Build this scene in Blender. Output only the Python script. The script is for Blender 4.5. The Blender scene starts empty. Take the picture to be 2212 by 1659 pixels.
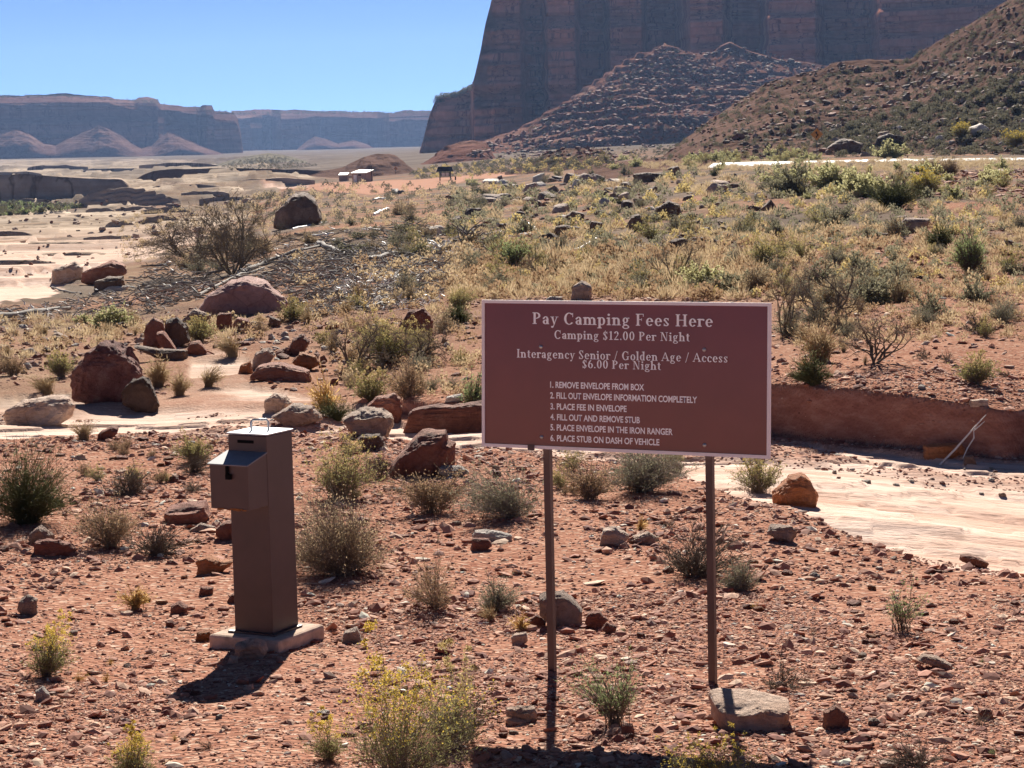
import bpy, math, random
import numpy as np
from mathutils import Vector, Matrix
from mathutils.bvhtree import BVHTree

random.seed(7)
rng = np.random.default_rng(7)
R = math.radians
scene = bpy.context.scene
col = scene.collection

# ------------------------------------------------------------------ camera
FW, FH, F = 2212.0, 1659.0, 4800.0        # long zoom: focal length in picture units
CZ = 2.3
PITCH, ROLL = math.atan(519.5 / F), 0.023
cp, sp = math.cos(PITCH), math.sin(PITCH)
fwd = np.array([0, cp, -sp]); up0 = np.array([0, sp, cp]); rt0 = np.array([1.0, 0, 0])
cr, sr = math.cos(ROLL), math.sin(ROLL)
RT = cr * rt0 - sr * up0
UP = cr * up0 + sr * rt0
cam_d = bpy.data.cameras.new("camera")
cam = bpy.data.objects.new("camera", cam_d); col.objects.link(cam)
cam_d.sensor_width = 36.0
cam_d.lens = F / FW * 36.0
cam_d.clip_start, cam_d.clip_end = 0.1, 40000
M = Matrix.Identity(4)
for i in range(3):
    M[i][0], M[i][1], M[i][2] = RT[i], UP[i], -fwd[i]
M[2][3] = CZ
cam.matrix_world = M
scene.camera = cam
CAM = np.array([0, 0, CZ])

# ------------------------------------------------------------------ light
SUN_EL, SUN_AZ = R(31.2), R(1.4)
EXPOSURE = 1.22
HAZE = 4.8e-5
world = bpy.data.worlds.new("World"); scene.world = world
world.use_nodes = True
wn = world.node_tree
bg = wn.nodes["Background"]
sky = wn.nodes.new("ShaderNodeTexSky")
sky.sky_type = 'NISHITA'; sky.sun_disc = False
sky.sun_elevation = SUN_EL; sky.sun_rotation = SUN_AZ
sky.altitude = 4000; sky.air_density = 0.37; sky.dust_density = 0.0; sky.ozone_density = 5.6
wn.links.new(sky.outputs[0], bg.inputs[0])
bg.inputs[1].default_value = 0.05
sd = bpy.data.lights.new("sun", 'SUN'); sd.energy = 5.0; sd.angle = R(0.53); sd.color = (1.0, 0.94, 0.84)
sun = bpy.data.objects.new("sun", sd); col.objects.link(sun)
sdir = Vector((math.sin(SUN_AZ) * math.cos(SUN_EL), math.cos(SUN_AZ) * math.cos(SUN_EL), math.sin(SUN_EL)))
sun.rotation_euler = sdir.to_track_quat('Z', 'Y').to_euler()
sun.location = (10, 30, 40)
scene.view_settings.view_transform = 'Standard'
scene.view_settings.look = 'None'
scene.view_settings.exposure = EXPOSURE
scene.view_settings.gamma = 1
scene.cycles.max_bounces = 6
scene.cycles.diffuse_bounces = 3
scene.cycles.transparent_max_bounces = 8
scene.cycles.volume_bounces = 0

# ------------------------------------------------------------------ helpers
def ray(u, v):
    d = fwd + (np.asarray(u, float)[..., None] - FW / 2) / F * RT - (np.asarray(v, float)[..., None] - FH / 2) / F * UP
    return d
def at(u, v, Y):
    d = ray(u, v)
    return CAM + d * (np.asarray(Y, float) / d[..., 1])[..., None]
def project(P):
    q = np.asarray(P, float) - CAM
    w = q @ fwd
    w = np.where(w < 1e-3, 1e-3, w)
    return FW / 2 + F * (q @ RT) / w, FH / 2 - F * (q @ UP) / w
def sm(x, a, b):
    t = np.clip((np.asarray(x, float) - a) / (b - a), 0, 1)
    return t * t * (3 - 2 * t)

def _h(ix, iy, iz, s):
    h = (ix.astype(np.int64) * 374761393 + iy.astype(np.int64) * 668265263 + iz.astype(np.int64) * 2147483647 + s * 974711) & 0xffffffff
    h = ((h ^ (h >> 13)) * 1274126177) & 0xffffffff
    h = ((h ^ (h >> 15)) * 2246822519) & 0xffffffff
    return ((h ^ (h >> 16)) & 0xffffff) / float(0xffffff) * 2 - 1
def noise(x, y, z=0.0, s=0):
    x, y, z = np.broadcast_arrays(np.asarray(x, float), np.asarray(y, float), np.asarray(z, float))
    i, j, k = np.floor(x), np.floor(y), np.floor(z)
    f, g, h = x - i, y - j, z - k
    f, g, h = f * f * (3 - 2 * f), g * g * (3 - 2 * g), h * h * (3 - 2 * h)
    r = 0
    for a in (0, 1):
        for b in (0, 1):
            for c in (0, 1):
                r = r + _h(i + a, j + b, k + c, s) * (f if a else 1 - f) * (g if b else 1 - g) * (h if c else 1 - h)
    return r
def fbm(x, y, z=0.0, s=0, o=4, l=2.03, g=0.5):
    r, a, t = 0, 1.0, 0
    for n in range(o):
        r = r + a * noise(x * l ** n, y * l ** n, np.asarray(z) * l ** n, s + n * 17); t += a; a *= g
    return r / t

def in_poly(u, v, poly):
    u, v = np.asarray(u, float), np.asarray(v, float)
    ins = np.zeros(u.shape, bool)
    n = len(poly)
    for i in range(n):
        (x0, y0), (x1, y1) = poly[i], poly[(i + 1) % n]
        c = (y0 > v) != (y1 > v)
        xx = (x1 - x0) * (v - y0) / ((y1 - y0) or 1e-9) + x0
        ins ^= c & (u < xx)
    return ins

def mesh(name, V, faces, mats=(), mi=None, smooth=True, attrs=None):
    """faces: list of int arrays (m,k)"""
    me = bpy.data.meshes.new(name)
    V = np.asarray(V, np.float32)
    me.vertices.add(len(V)); me.vertices.foreach_set("co", V.ravel())
    faces = [np.asarray(f, np.int32) for f in faces if len(f)]
    loops = np.concatenate([f.ravel() for f in faces])
    tot = np.concatenate([np.full(len(f), f.shape[1], np.int32) for f in faces])
    start = np.concatenate([[0], np.cumsum(tot)[:-1]]).astype(np.int32)
    me.loops.add(len(loops)); me.loops.foreach_set("vertex_index", loops)
    me.polygons.add(len(tot)); me.polygons.foreach_set("loop_start", start); me.polygons.foreach_set("loop_total", tot)
    if mi is not None: me.polygons.foreach_set("material_index", np.asarray(mi, np.int32))
    me.polygons.foreach_set("use_smooth", np.full(len(tot), bool(smooth)))
    for m in mats: me.materials.append(m)
    for k, a in (attrs or {}).items():
        a = np.asarray(a, np.float32)
        if a.shape[1] == 3: a = np.concatenate([a, np.ones((len(a), 1), np.float32)], 1)
        at_ = me.attributes.new(k, 'FLOAT_COLOR', 'POINT'); at_.data.foreach_set("color", a.ravel())
    me.update(calc_edges=True)
    return me
def link(name, me, parent=None, loc=None):
    o = bpy.data.objects.new(name, me); col.objects.link(o)
    if parent is not None: o.parent = parent
    if loc is not None: o.location = loc
    return o
def tag(o, label=None, cat=None, group=None, kind=None):
    if label: o["label"] = label
    if cat: o["category"] = cat
    if group: o["group"] = group
    if kind: o["kind"] = kind
    return o
def empty(name, loc, rz=0.0):
    o = bpy.data.objects.new(name, None); col.objects.link(o)
    o.location = loc; o.rotation_euler.z = rz; o.empty_display_size = 0.1
    return o
def copy_tree(o, parent=None):
    c = o.copy(); col.objects.link(c)
    if parent is not None: c.parent = parent
    for ch in list(o.children): copy_tree(ch, c)
    return c

class MB:
    def __init__(s): s.V, s.Q, s.T, s.n = [], [], [], 0
    def add(s, V, F_):
        V = np.asarray(V, float); s.V.append(V)
        F_ = np.asarray(F_) + s.n
        (s.T if F_.shape[1] == 3 else s.Q).append(F_)
        s.n += len(V)
        return s
    def box(s, c, d, rz=0.0, rx=0.0, ry=0.0):
        p = np.array([[x, y, z] for x in (-.5, .5) for y in (-.5, .5) for z in (-.5, .5)]) * np.array(d)
        m = np.array(Matrix.Rotation(rz, 3, 'Z') @ Matrix.Rotation(ry, 3, 'Y') @ Matrix.Rotation(rx, 3, 'X'))
        p = p @ m.T + np.array(c)
        return s.add(p, [[0, 1, 3, 2], [4, 6, 7, 5], [0, 4, 5, 1], [2, 3, 7, 6], [0, 2, 6, 4], [1, 5, 7, 3]])
    def tube(s, pts, rad, k=6, caps=True):
        pts = np.asarray(pts, float); n = len(pts)
        rad = np.broadcast_to(np.asarray(rad, float), (n,))
        t = np.gradient(pts, axis=0); t /= np.linalg.norm(t, axis=1)[:, None] + 1e-9
        a = np.array([0, 0, 1.0]) if abs(t[0][2]) < .8 else np.array([1.0, 0, 0])
        e1 = np.cross(t, a); e1 /= np.linalg.norm(e1, axis=1)[:, None] + 1e-9
        e2 = np.cross(t, e1)
        an = np.arange(k) * 2 * math.pi / k
        V = pts[:, None] + rad[:, None, None] * (np.cos(an)[None, :, None] * e1[:, None] + np.sin(an)[None, :, None] * e2[:, None])
        idx = np.arange(n * k).reshape(n, k)
        q = np.stack([idx[:-1], np.roll(idx, -1, 1)[:-1], np.roll(idx, -1, 1)[1:], idx[1:]], -1).reshape(-1, 4)
        s.add(V.reshape(-1, 3), q)
        if caps:
            for r_, c_ in ((0, pts[0]), (n - 1, pts[-1])):
                ring = V[r_]
                s.add(np.vstack([ring, c_]), [[i, (i + 1) % k, k] for i in range(k)])
        return s
    def data(s):
        return np.concatenate(s.V), [np.concatenate(x) for x in (s.Q, s.T) if x]
    def build(s, name, mat, parent=None, loc=None, smooth=False):
        V, F_ = s.data()
        return link(name, mesh(name, V, F_, [mat], smooth=smooth), parent, loc)

def bevel(o, w=0.004, seg=2):
    b = o.modifiers.new("edge", 'BEVEL'); b.width = w; b.segments = seg; b.limit_method = 'ANGLE'
    return o

# ------------------------------------------------------------------ materials
class NT:
    def __init__(s, name):
        s.m = bpy.data.materials.new(name); s.m.use_nodes = True
        s.t = s.m.node_tree; s.t.nodes.clear()
        s.out = s.n("OutputMaterial")
    def n(s, t, **kw):
        x = s.t.nodes.new("ShaderNode" + t)
        for k, v in kw.items(): setattr(x, k, v)
        return x
    def l(s, a, b): s.t.links.new(a, b)
    def val(s, sock, v):
        if isinstance(v, bpy.types.NodeSocket): s.l(v, sock)
        elif v is not None:
            sock.default_value = (*v, 1) if isinstance(v, tuple) and len(v) == 3 and sock.type == 'RGBA' else v
    def coords(s, scale=(1, 1, 1), kind="Object"):
        tc = s.n("TexCoord"); mp = s.n("Mapping"); mp.inputs["Scale"].default_value = scale
        s.l(tc.outputs[kind], mp.inputs[0]); return mp.outputs[0]
    def world(s, scale=(1, 1, 1)):
        g = s.n("NewGeometry"); mp = s.n("Mapping"); mp.inputs["Scale"].default_value = scale
        s.l(g.outputs["Position"], mp.inputs[0]); return mp.outputs[0]
    def noise(s, vec, scale, detail=4, rough=.55, dist=0):
        x = s.n("TexNoise"); s.l(vec, x.inputs["Vector"])
        x.inputs["Scale"].default_value = scale; x.inputs["Detail"].default_value = detail
        x.inputs["Roughness"].default_value = rough; x.inputs["Distortion"].default_value = dist
        return x.outputs["Fac"]
    def ramp(s, fac, stops, interp='LINEAR'):
        x = s.n("ValToRGB"); x.color_ramp.interpolation = interp; s.l(fac, x.inputs[0])
        e = x.color_ramp.elements
        while len(e) < len(stops): e.new(0.5)
        for a, (p, c) in zip(e, stops):
            a.position = p; a.color = (*c, 1) if not isinstance(c, float) else (c, c, c, 1)
        return x.outputs[0]
    def mix(s, f, a, b, mode='MIX'):
        x = s.n("Mix", data_type='RGBA', blend_type=mode)
        s.val(x.inputs[0], f); s.val(x.inputs[6], a); s.val(x.inputs[7], b)
        return x.outputs[2]
    def math(s, op, a, b=None):
        x = s.n("Math", operation=op); s.val(x.inputs[0], a)
        if b is not None: s.val(x.inputs[1], b)
        return x.outputs[0]
    def bump(s, h, strength=.5, dist=.02, normal=None):
        x = s.n("Bump"); s.l(h, x.inputs["Height"]); x.inputs["Strength"].default_value = strength
        x.inputs["Distance"].default_value = dist
        if normal is not None: s.l(normal, x.inputs["Normal"])
        return x.outputs[0]
    def bsdf(s, color, rough=.9, spec=.2, metal=0.0, normal=None):
        x = s.n("BsdfPrincipled")
        s.val(x.inputs["Base Color"], color); s.val(x.inputs["Roughness"], rough)
        x.inputs["Specular IOR Level"].default_value = spec; x.inputs["Metallic"].default_value = metal
        if normal is not None: s.l(normal, x.inputs["Normal"])
        s.l(x.outputs[0], s.out.inputs[0]); return s.m
    def attr(s, name):
        x = s.n("Attribute", attribute_name=name); return x
    def objrand(s):
        return s.n("ObjectInfo").outputs["Random"]

def c8(r, g, b):
    f = lambda c: ((c / 255 + .055) / 1.055) ** 2.4 if c > 10 else c / 255 / 12.92
    return (f(r), f(g), f(b))

def plain(name, color, rough=.6, spec=.4, metal=0.0, var=.12, scale=6.0, bump=.0):
    t = NT(name); v = t.coords()
    n = t.noise(v, scale, 5, .6)
    c = t.mix(t.ramp(n, [(.3, 0.0), (.7, 1.0)]), tuple(x * (1 - var) for x in color), tuple(min(1, x * (1 + var)) for x in color))
    nr = t.bump(t.noise(v, scale * 12, 3), bump, .003) if bump else None
    return t.bsdf(c, rough, spec, metal, nr)

def m_ground():
    t = NT("desert ground")
    p = t.world()
    z = t.attr("zone"); sep = t.n("SeparateColor"); t.l(z.outputs["Color"], sep.inputs[0])
    slick, grass, dirt = sep.outputs[0], sep.outputs[1], sep.outputs[2]
    # red gravelly soil
    n1 = t.noise(p, 1.3, 6, .65); n2 = t.noise(p, 14, 5, .7)
    soil = t.mix(t.ramp(n1, [(.35, 0.0), (.65, 1.0)]), (.36, .175, .12), (.49, .285, .20))
    soil = t.mix(t.ramp(n2, [(.38, 0.0), (.7, 1.0)]), soil, (.20, .085, .06))
    vo = t.n("TexVoronoi"); t.l(p, vo.inputs["Vector"]); vo.inputs["Scale"].default_value = 34
    vs = t.n("SeparateColor"); t.l(vo.outputs["Color"], vs.inputs[0])
    stones = t.ramp(vs.outputs[0], [(0, (.21, .085, .06)), (.45, (.35, .165, .112)), (.8, (.46, .255, .18)), (.93, (.56, .38, .28)), (1, (.64, .5, .4))])
    soil = t.mix(.55, soil, stones)
    # slickrock
    ps = t.world((.35, 1.6, 3.0))
    s1 = t.noise(ps, 1.1, 7, .62, .4); s2 = t.noise(t.world((.9, 5, 8)), 2.2, 6, .7, .3)
    rock = t.ramp(s1, [(.28, (.55, .34, .26)), (.45, (.70, .50, .40)), (.58, (.78, .59, .49)), (.75, (.82, .66, .56))])
    rock = t.mix(t.ramp(s2, [(.52, 0.0), (.66, .55)]), rock, (.36, .21, .15))
    crack = t.ramp(t.noise(t.world((.25, 3.0, 3.0)), 2.4, 4, .5, .6), [(.485, 0.0), (.5, 1.0), (.515, 0.0)])
    rock = t.mix(t.math('MULTIPLY', crack, .6), rock, (.17, .10, .08))
    far = t.ramp(t.noise(t.world((.02, .06, .3)), 1.0, 8, .72), [(.3, (.24, .185, .145)), (.46, (.45, .35, .27)), (.6, (.62, .50, .39))])
    far = t.mix(t.ramp(t.noise(t.world((.12, .9, 2.0)), 1.0, 6, .7), [(.48, 0.0), (.62, .75)]), far, (.17, .125, .095))
    rock = t.mix(grass, rock, far)
    # tan grassy soil
    g1 = t.noise(p, .6, 6, .7)
    tan = t.ramp(g1, [(.3, (.20, .125, .09)), (.5, (.28, .195, .14)), (.7, (.34, .265, .185))])
    pink = t.mix(t.noise(p, .15, 5, .6), (.38, .20, .14), (.53, .32, .235))
    veg = t.ramp(t.noise(t.world((.03, .05, .05)), 1.0, 7, .7), [(.32, (.095, .08, .066)), (.5, (.16, .135, .115)), (.68, (.27, .23, .195))])
    c = t.mix(grass, soil, tan); c = t.mix(z.outputs["Alpha"], c, veg); c = t.mix(dirt, c, pink); c = t.mix(slick, c, rock)
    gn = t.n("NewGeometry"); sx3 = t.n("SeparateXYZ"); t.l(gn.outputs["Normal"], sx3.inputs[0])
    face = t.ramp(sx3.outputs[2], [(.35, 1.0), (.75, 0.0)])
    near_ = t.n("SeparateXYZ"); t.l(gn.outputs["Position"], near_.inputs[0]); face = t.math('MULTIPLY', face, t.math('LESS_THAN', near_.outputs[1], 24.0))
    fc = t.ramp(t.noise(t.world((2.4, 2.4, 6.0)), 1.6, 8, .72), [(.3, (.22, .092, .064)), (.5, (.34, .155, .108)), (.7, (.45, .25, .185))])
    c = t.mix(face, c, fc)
    bh = t.mix(slick, t.mix(.5, vo.outputs["Distance"], n2), s2)
    nb = t.bump(bh, .7, .035)
    nb.node.inputs['Distance'].default_value = .035
    t.l(t.math('SUBTRACT', .75, t.math('MULTIPLY', face, .15)), nb.node.inputs['Strength'])
    return t.bsdf(c, .95, 0.0, 0, nb)

def m_rock(name, dark, mid, light, top=None, scale=3.0, rough=.85, strata=0.0):
    t = NT(name); v = t.coords()
    r = t.objrand()
    mp = t.n("VectorMath", operation='ADD'); t.l(v, mp.inputs[0])
    cb = t.n("CombineXYZ"); sc = t.math('MULTIPLY', r, 37.0)
    for i in range(3): t.l(sc, cb.inputs[i])
    t.l(cb.outputs[0], mp.inputs[1]); v = mp.outputs[0]
    n1 = t.noise(v, scale, 8, .72); n2 = t.noise(v, scale * 9, 6, .75)
    c = t.ramp(n1, [(.32, dark), (.48, mid), (.66, light)])
    c = t.mix(t.ramp(n2, [(.47, 0.0), (.74, .5)]), c, tuple(x * .55 for x in dark))
    vc = t.n('TexVoronoi', feature='DISTANCE_TO_EDGE'); t.l(v, vc.inputs['Vector']); vc.inputs['Scale'].default_value = scale * .9
    c = t.mix(t.ramp(vc.outputs[0], [(.0, .3), (.03, 0.0)]), c, tuple(x * .4 for x in dark))
    br = t.math('ADD', .8, t.math('MULTIPLY', r, .42))
    hs = t.n("HueSaturation"); t.val(hs.inputs["Value"], br); t.l(c, hs.inputs["Color"])
    h = t.mix(.45, n1, n2)
    if strata:
        mz = t.n("Mapping"); mz.inputs["Scale"].default_value = (1.2, 1.2, 16); t.l(v, mz.inputs[0])
        h = t.mix(strata, h, t.noise(mz.outputs[0], 1.6, 4, .6))
    nb = t.bump(h, 1.0, .11)
    return t.bsdf(hs.outputs[0], rough, .22, 0, nb)

def m_leaf(name, a, b, trans=.45, rough=.7):
    t = NT(name)
    r = t.objrand(); g = t.n("NewGeometry")
    mixf = t.math('ADD', t.math('MULTIPLY', r, .5), t.math('MULTIPLY', g.outputs["Random Per Island"], .5))
    c = t.mix(mixf, a, b)
    d = t.n("BsdfDiffuse"); tr = t.n("BsdfTranslucent"); mx = t.n("MixShader")
    t.l(c, d.inputs[0]); t.l(c, tr.inputs[0]); mx.inputs[0].default_value = trans
    t.l(d.outputs[0], mx.inputs[1]); t.l(tr.outputs[0], mx.inputs[2]); t.l(mx.outputs[0], t.out.inputs[0])
    return t.m

def m_cliff(name, dark, mid, light, band=.07, vert=1.0, bandmix=.6):
    t = NT(name)
    p = t.world()
    w = t.noise(p, .006, 4, .5)
    zb = t.world((.0012, .0012, band)); st = t.noise(zb, 1.0, 6, .65, .15)
    fr = t.noise(t.world((.05, .05, .004)), 1.0, 8, .7)
    ck = t.ramp(t.noise(t.world((.035, .035, .003)), 1.0, 5, .6, .3), [(.485, 0.0), (.5, .8), (.515, 0.0)])
    c = t.ramp(st, [(.3, dark), (.5, mid), (.7, light)])
    c2 = t.ramp(fr, [(.3, tuple(x * .72 for x in dark)), (.6, mid), (.8, light)])
    c = t.mix(1 - bandmix, c, c2); c = t.mix(ck, c, tuple(x * .35 for x in dark))
    fine = t.noise(p, .12, 7, .7)
    c = t.mix(t.ramp(fine, [(.45, 0.0), (.7, .5)]), c, tuple(x * .6 for x in dark))
    nb = t.bump(t.mix(.5, fine, fr), .8, 3.0)
    return t.bsdf(c, .95, 0.0, 0, nb)

def m_vcol(name, rough=.85, spec=.12):
    t = NT(name); a = t.attr("tint")
    n = t.noise(t.world(), 60, 3, .6)
    c = t.mix(t.ramp(n, [(.35, 0.0), (.7, .45)]), a.outputs["Color"], (.12, .05, .04))
    return t.bsdf(c, rough, spec, 0, None)

MAT = {}
MAT["ground"] = m_ground()
MAT["red"] = m_rock("red sandstone", (.23, .085, .055), (.32, .125, .08), (.42, .20, .13))
MAT["redbed"] = m_rock("layered red sandstone", (.21, .078, .052), (.30, .115, .074), (.42, .21, .14), strata=.5)
MAT["tan"] = m_rock("tan sandstone", (.36, .22, .15), (.50, .34, .25), (.60, .46, .36), strata=.35)
MAT["grey"] = m_rock("grey sandstone", (.30, .18, .13), (.42, .28, .21), (.54, .42, .34))
MAT["slabtan"] = m_rock("orange tan sandstone", (.48, .27, .17), (.62, .40, .28), (.74, .55, .43), scale=2.5, strata=.3)
MAT["dome"] = m_rock("pink smooth sandstone", (.30, .145, .12), (.42, .225, .185), (.52, .31, .26), scale=1.6)
MAT["dark"] = m_rock("dark varnished rock", (.105, .062, .044), (.165, .10, .072), (.25, .165, .12), scale=1.2)
MAT["pale"] = m_rock("pale sandstone", (.48, .38, .31), (.62, .52, .44), (.72, .64, .56))
MAT["cong"] = m_rock("red conglomerate", (.15, .055, .045), (.26, .105, .085), (.38, .20, .16), scale=5, rough=.9)
MAT["orange"] = m_rock("orange sandstone", (.34, .115, .042), (.44, .165, .065), (.52, .23, .11), strata=.2)
MAT["mesa"] = m_cliff("far mesa rock", (.085, .045, .042), (.17, .092, .08), (.50, .32, .27), band=.035)
MAT["cone"] = m_cliff("far talus", (.10, .056, .05), (.17, .10, .086), (.36, .23, .19), band=.05)
MAT["cliff"] = m_cliff("cliff rock", (.25, .095, .062), (.52, .215, .14), (.68, .36, .25), band=.02, bandmix=.3)
MAT["talus"] = m_cliff("talus rock", (.14, .066, .052), (.23, .12, .092), (.42, .26, .20), band=.16)
MAT["hill"] = m_cliff("hill soil", (.13, .082, .066), (.20, .125, .10), (.29, .195, .155), band=.1)
MAT["ledge"] = m_cliff("slickrock ledge", (.27, .19, .15), (.42, .32, .25), (.56, .45, .36), band=.3)
MAT["sagehill"] = m_cliff("sage covered slope", (.17, .15, .115), (.24, .21, .16), (.31, .27, .2), band=.1)
MAT["bark"] = plain("grey bark", (.16, .12, .092), .9, .1, var=.35, scale=8)
MAT["twig"] = m_leaf("dry twig", (.22, .17, .125), (.33, .265, .20), .1)
MAT["twigdark"] = m_leaf("dark twig", (.13, .105, .082), (.20, .165, .13), .05)
MAT["twiggrey"] = m_leaf("grey twig", (.26, .225, .185), (.40, .35, .29), .1)
MAT["driftwood"] = plain("weathered driftwood", (.23, .20, .175), .85, .12, var=.6, scale=5, bump=.3)
MAT["driftpale"] = plain("bleached driftwood", (.78, .73, .66), .5, .4, var=.25, scale=5, bump=.3)
MAT["l_green"] = m_leaf("dark green stems", (.10, .11, .055), (.175, .175, .09), .45)
MAT["l_grey"] = m_leaf("grey green leaves", (.19, .18, .115), (.29, .265, .175), .4)
MAT["l_sage"] = m_leaf("pale sage leaves", (.36, .35, .18), (.53, .49, .26), .5)
MAT["l_olive"] = m_leaf("olive leaves", (.20, .19, .075), (.31, .28, .12), .5)
MAT["l_lime"] = m_leaf("light green leaves", (.20, .25, .10), (.30, .34, .16), .5)
MAT["l_far"] = m_leaf("far dark brush", (.11, .10, .07), (.19, .175, .12), .3)
MAT["f_yellow"] = m_leaf("yellow flowers", (.50, .36, .06), (.68, .52, .12), .45)
MAT["f_dull"] = m_leaf("faded yellow flowers", (.40, .31, .12), (.54, .42, .19), .45)
MAT["straw"] = m_leaf("straw", (.42, .31, .18), (.56, .44, .28), .4)
MAT["gold"] = m_leaf("golden grass", (.52, .34, .13), (.66, .46, .20), .45)
MAT["rust"] = m_leaf("orange dried weed", (.33, .215, .125), (.44, .31, .19), .35)
MAT["gravel"] = m_vcol("loose gravel")

# ------------------------------------------------------------------ terrain
def dep(u, v):                      # tangent of the angle below the level line
    d = ray(u, v); return -d[..., 2] / d[..., 1], d[..., 0] / d[..., 1]
VH = lambda u: 310 - .023 * (u - FW / 2)
PTS = []
def ctl(u, *yh):
    for Y, h in yh:
        v = VH(u) + h / Y * F
        PTS.append((float(dep(np.float64(u), np.float64(v))[1]), Y, h))
for u in (-300, 0, 550, 1106, 1600, 2212, 2500):
    ctl(u, (4.0, 1.92), (7.5, 2.17), (9.3, 2.27))
ctl(0, (10.5, 2.34), (13, 2.4), (16, 2.46), (20, 2.58), (24, 2.75), (30, 2.95), (40, 3.3), (60, 4.1), (100, 5.3), (150, 6.3), (250, 8), (400, 10), (600, 11), (900, 12), (1500, 11), (2500, 8), (3500, 4), (6000, 0))
ctl(350, (10.5, 2.35), (13, 2.42), (16, 2.48), (20, 2.6), (24, 2.78), (30, 2.9), (40, 3.2), (60, 4.0), (100, 5.2), (150, 6.2), (250, 7.8), (400, 9.5), (600, 11), (900, 12), (1500, 11), (2500, 8), (3500, 5), (6000, 0))
ctl(700, (10.5, 2.35), (13, 2.43), (16, 2.5), (20, 2.61), (24, 2.75), (30, 2.9), (40, 3.05), (55, 3.3), (80, 3.7), (113, 4.1), (160, 5.2), (230, 6.8), (350, 8.5), (500, 9.2), (700, 9.5), (1200, 9), (3500, 5), (6000, 0))
ctl(1106, (10.5, 2.35), (13, 2.43), (16, 2.49), (20, 2.6), (24, 2.6), (30, 2.7), (40, 2.85), (55, 3.1), (80, 3.4), (110, 4.0), (160, 5.0), (240, 6.0), (330, 6.7), (420, 6.9), (500, 7.0), (700, 6), (1500, 3), (3500, 2), (6000, 0))
ctl(1600, (10.5, 2.35), (13, 2.43), (16, 2.53), (20, 2.75), (24, 2.45), (35, 2.5), (50, 2.6), (75, 2.7), (100, 2.8), (150, 2.9), (220, 2.85), (300, 2.9), (700, 2), (3500, 2), (6000, 0))
ctl(2212, (10.5, 2.32), (12.5, 2.5), (14.5, 2.7), (16, 2.78), (19, 2.85), (22, 2.35), (24, 2.3), (35, 2.3), (50, 2.3), (75, 2.4), (98, 2.6), (120, 2.15), (160, 2.35), (200, 2.45), (300, 2.5), (700, 2), (3500, 2), (6000, 0))
ctl(2500, (10.5, 2.35), (13, 2.65), (16, 2.8), (19, 2.85), (22, 2.35), (35, 2.3), (60, 2.3), (100, 2.5), (200, 2.4), (700, 2), (3500, 2), (6000, 0))
ctl(-300, (10.5, 2.3), (16, 2.46), (24, 2.75), (40, 3.4), (100, 5.4), (250, 8.2), (900, 12), (3500, 4), (6000, 0))

BANKU = np.array([700, 840, 880, 960, 1040, 1200, 1400, 1700, 2000, 2212, 2600])
BANKY = np.array([26, 24.5, 22.6, 21.8, 21.7, 21.7, 21.6, 20.8, 19.75, 19.3, 18.9])
BANKA = np.array([0, .05, .14, .22, .27, .4, .5, .55, .53, .44, .42])
BTH = (BANKU - FW / 2) / F - .02 * .12
def bank(th, y, x):
    yb = np.interp(th, BTH, BANKY) + .35 * noise(x * 1.7, 3.1, s=5) + .02 * noise(x * 2.5, 9.1, s=6)
    a = np.interp(th, BTH, BANKA)
    return a * (.9 * sm(y - yb, 0, .12) + .1 * sm(y - yb, .12, .42)) * (1 - sm(y, 32, 75))

P_ = np.array(PTS)
A = np.stack([P_[:, 0] * 6, np.log(P_[:, 1])], 1)
hb = P_[:, 2] + bank(P_[:, 0], P_[:, 1], P_[:, 0] * P_[:, 1])
def _phi(d2): return .5 * d2 * np.log(d2 + 1e-12)
n_ = len(A)
K = np.zeros((n_ + 3, n_ + 3))
K[:n_, :n_] = _phi(((A[:, None] - A[None]) ** 2).sum(-1)) + np.eye(n_) * .004
K[:n_, n_:] = np.c_[np.ones(n_), A]; K[n_:, :n_] = K[:n_, n_:].T
W_ = np.linalg.solve(K, np.r_[hb, 0, 0, 0])
def base_h(th, s):
    q = np.stack([th * 6, s], -1).reshape(-1, 2)
    out = np.empty(len(q))
    for i in range(0, len(q), 40000):
        b = q[i:i + 40000]
        out[i:i + 40000] = _phi(((b[:, None] - A[None]) ** 2).sum(-1)) @ W_[:n_] + W_[n_] + b @ W_[n_ + 1:]
    return out.reshape(np.shape(th))

TH = np.r_[np.linspace(-.9, -.32, 14)[:-1], np.linspace(-.32, .32, 720), np.linspace(.32, .9, 14)[1:]]
S = np.r_[np.linspace(math.log(4.0), math.log(7.0), 10)[:-1], np.linspace(math.log(7.0), math.log(18.4), 150)[:-1], np.linspace(math.log(18.4), math.log(23.2), 230)[:-1], np.linspace(math.log(23.2), math.log(700), 530)[:-1], np.linspace(math.log(700), math.log(9000), 120)]
thg, sg = np.meshgrid(TH, S)
Yg = np.exp(sg); Xg = thg * Yg
# the smooth base is evaluated coarsely and interpolated
cTH = np.linspace(-.9, .9, 150); cS = np.linspace(S[0], S[-1], 160)
cg, csg = np.meshgrid(cTH, cS)
cH = base_h(np.clip(cg, -.33, .33), csg)
def bil(G, th, s):
    a = np.clip((th - cTH[0]) / (cTH[1] - cTH[0]), 0, len(cTH) - 1.001); b = np.clip((s - cS[0]) / (cS[1] - cS[0]), 0, len(cS) - 1.001)
    i, j = b.astype(int), a.astype(int); f, g = b - i, a - j
    return G[i, j] * (1 - f) * (1 - g) + G[i + 1, j] * f * (1 - g) + G[i, j + 1] * (1 - f) * g + G[i + 1, j + 1] * f * g
Zg = CZ - bil(cH, thg, sg) + bank(thg, Yg, Xg)

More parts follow.
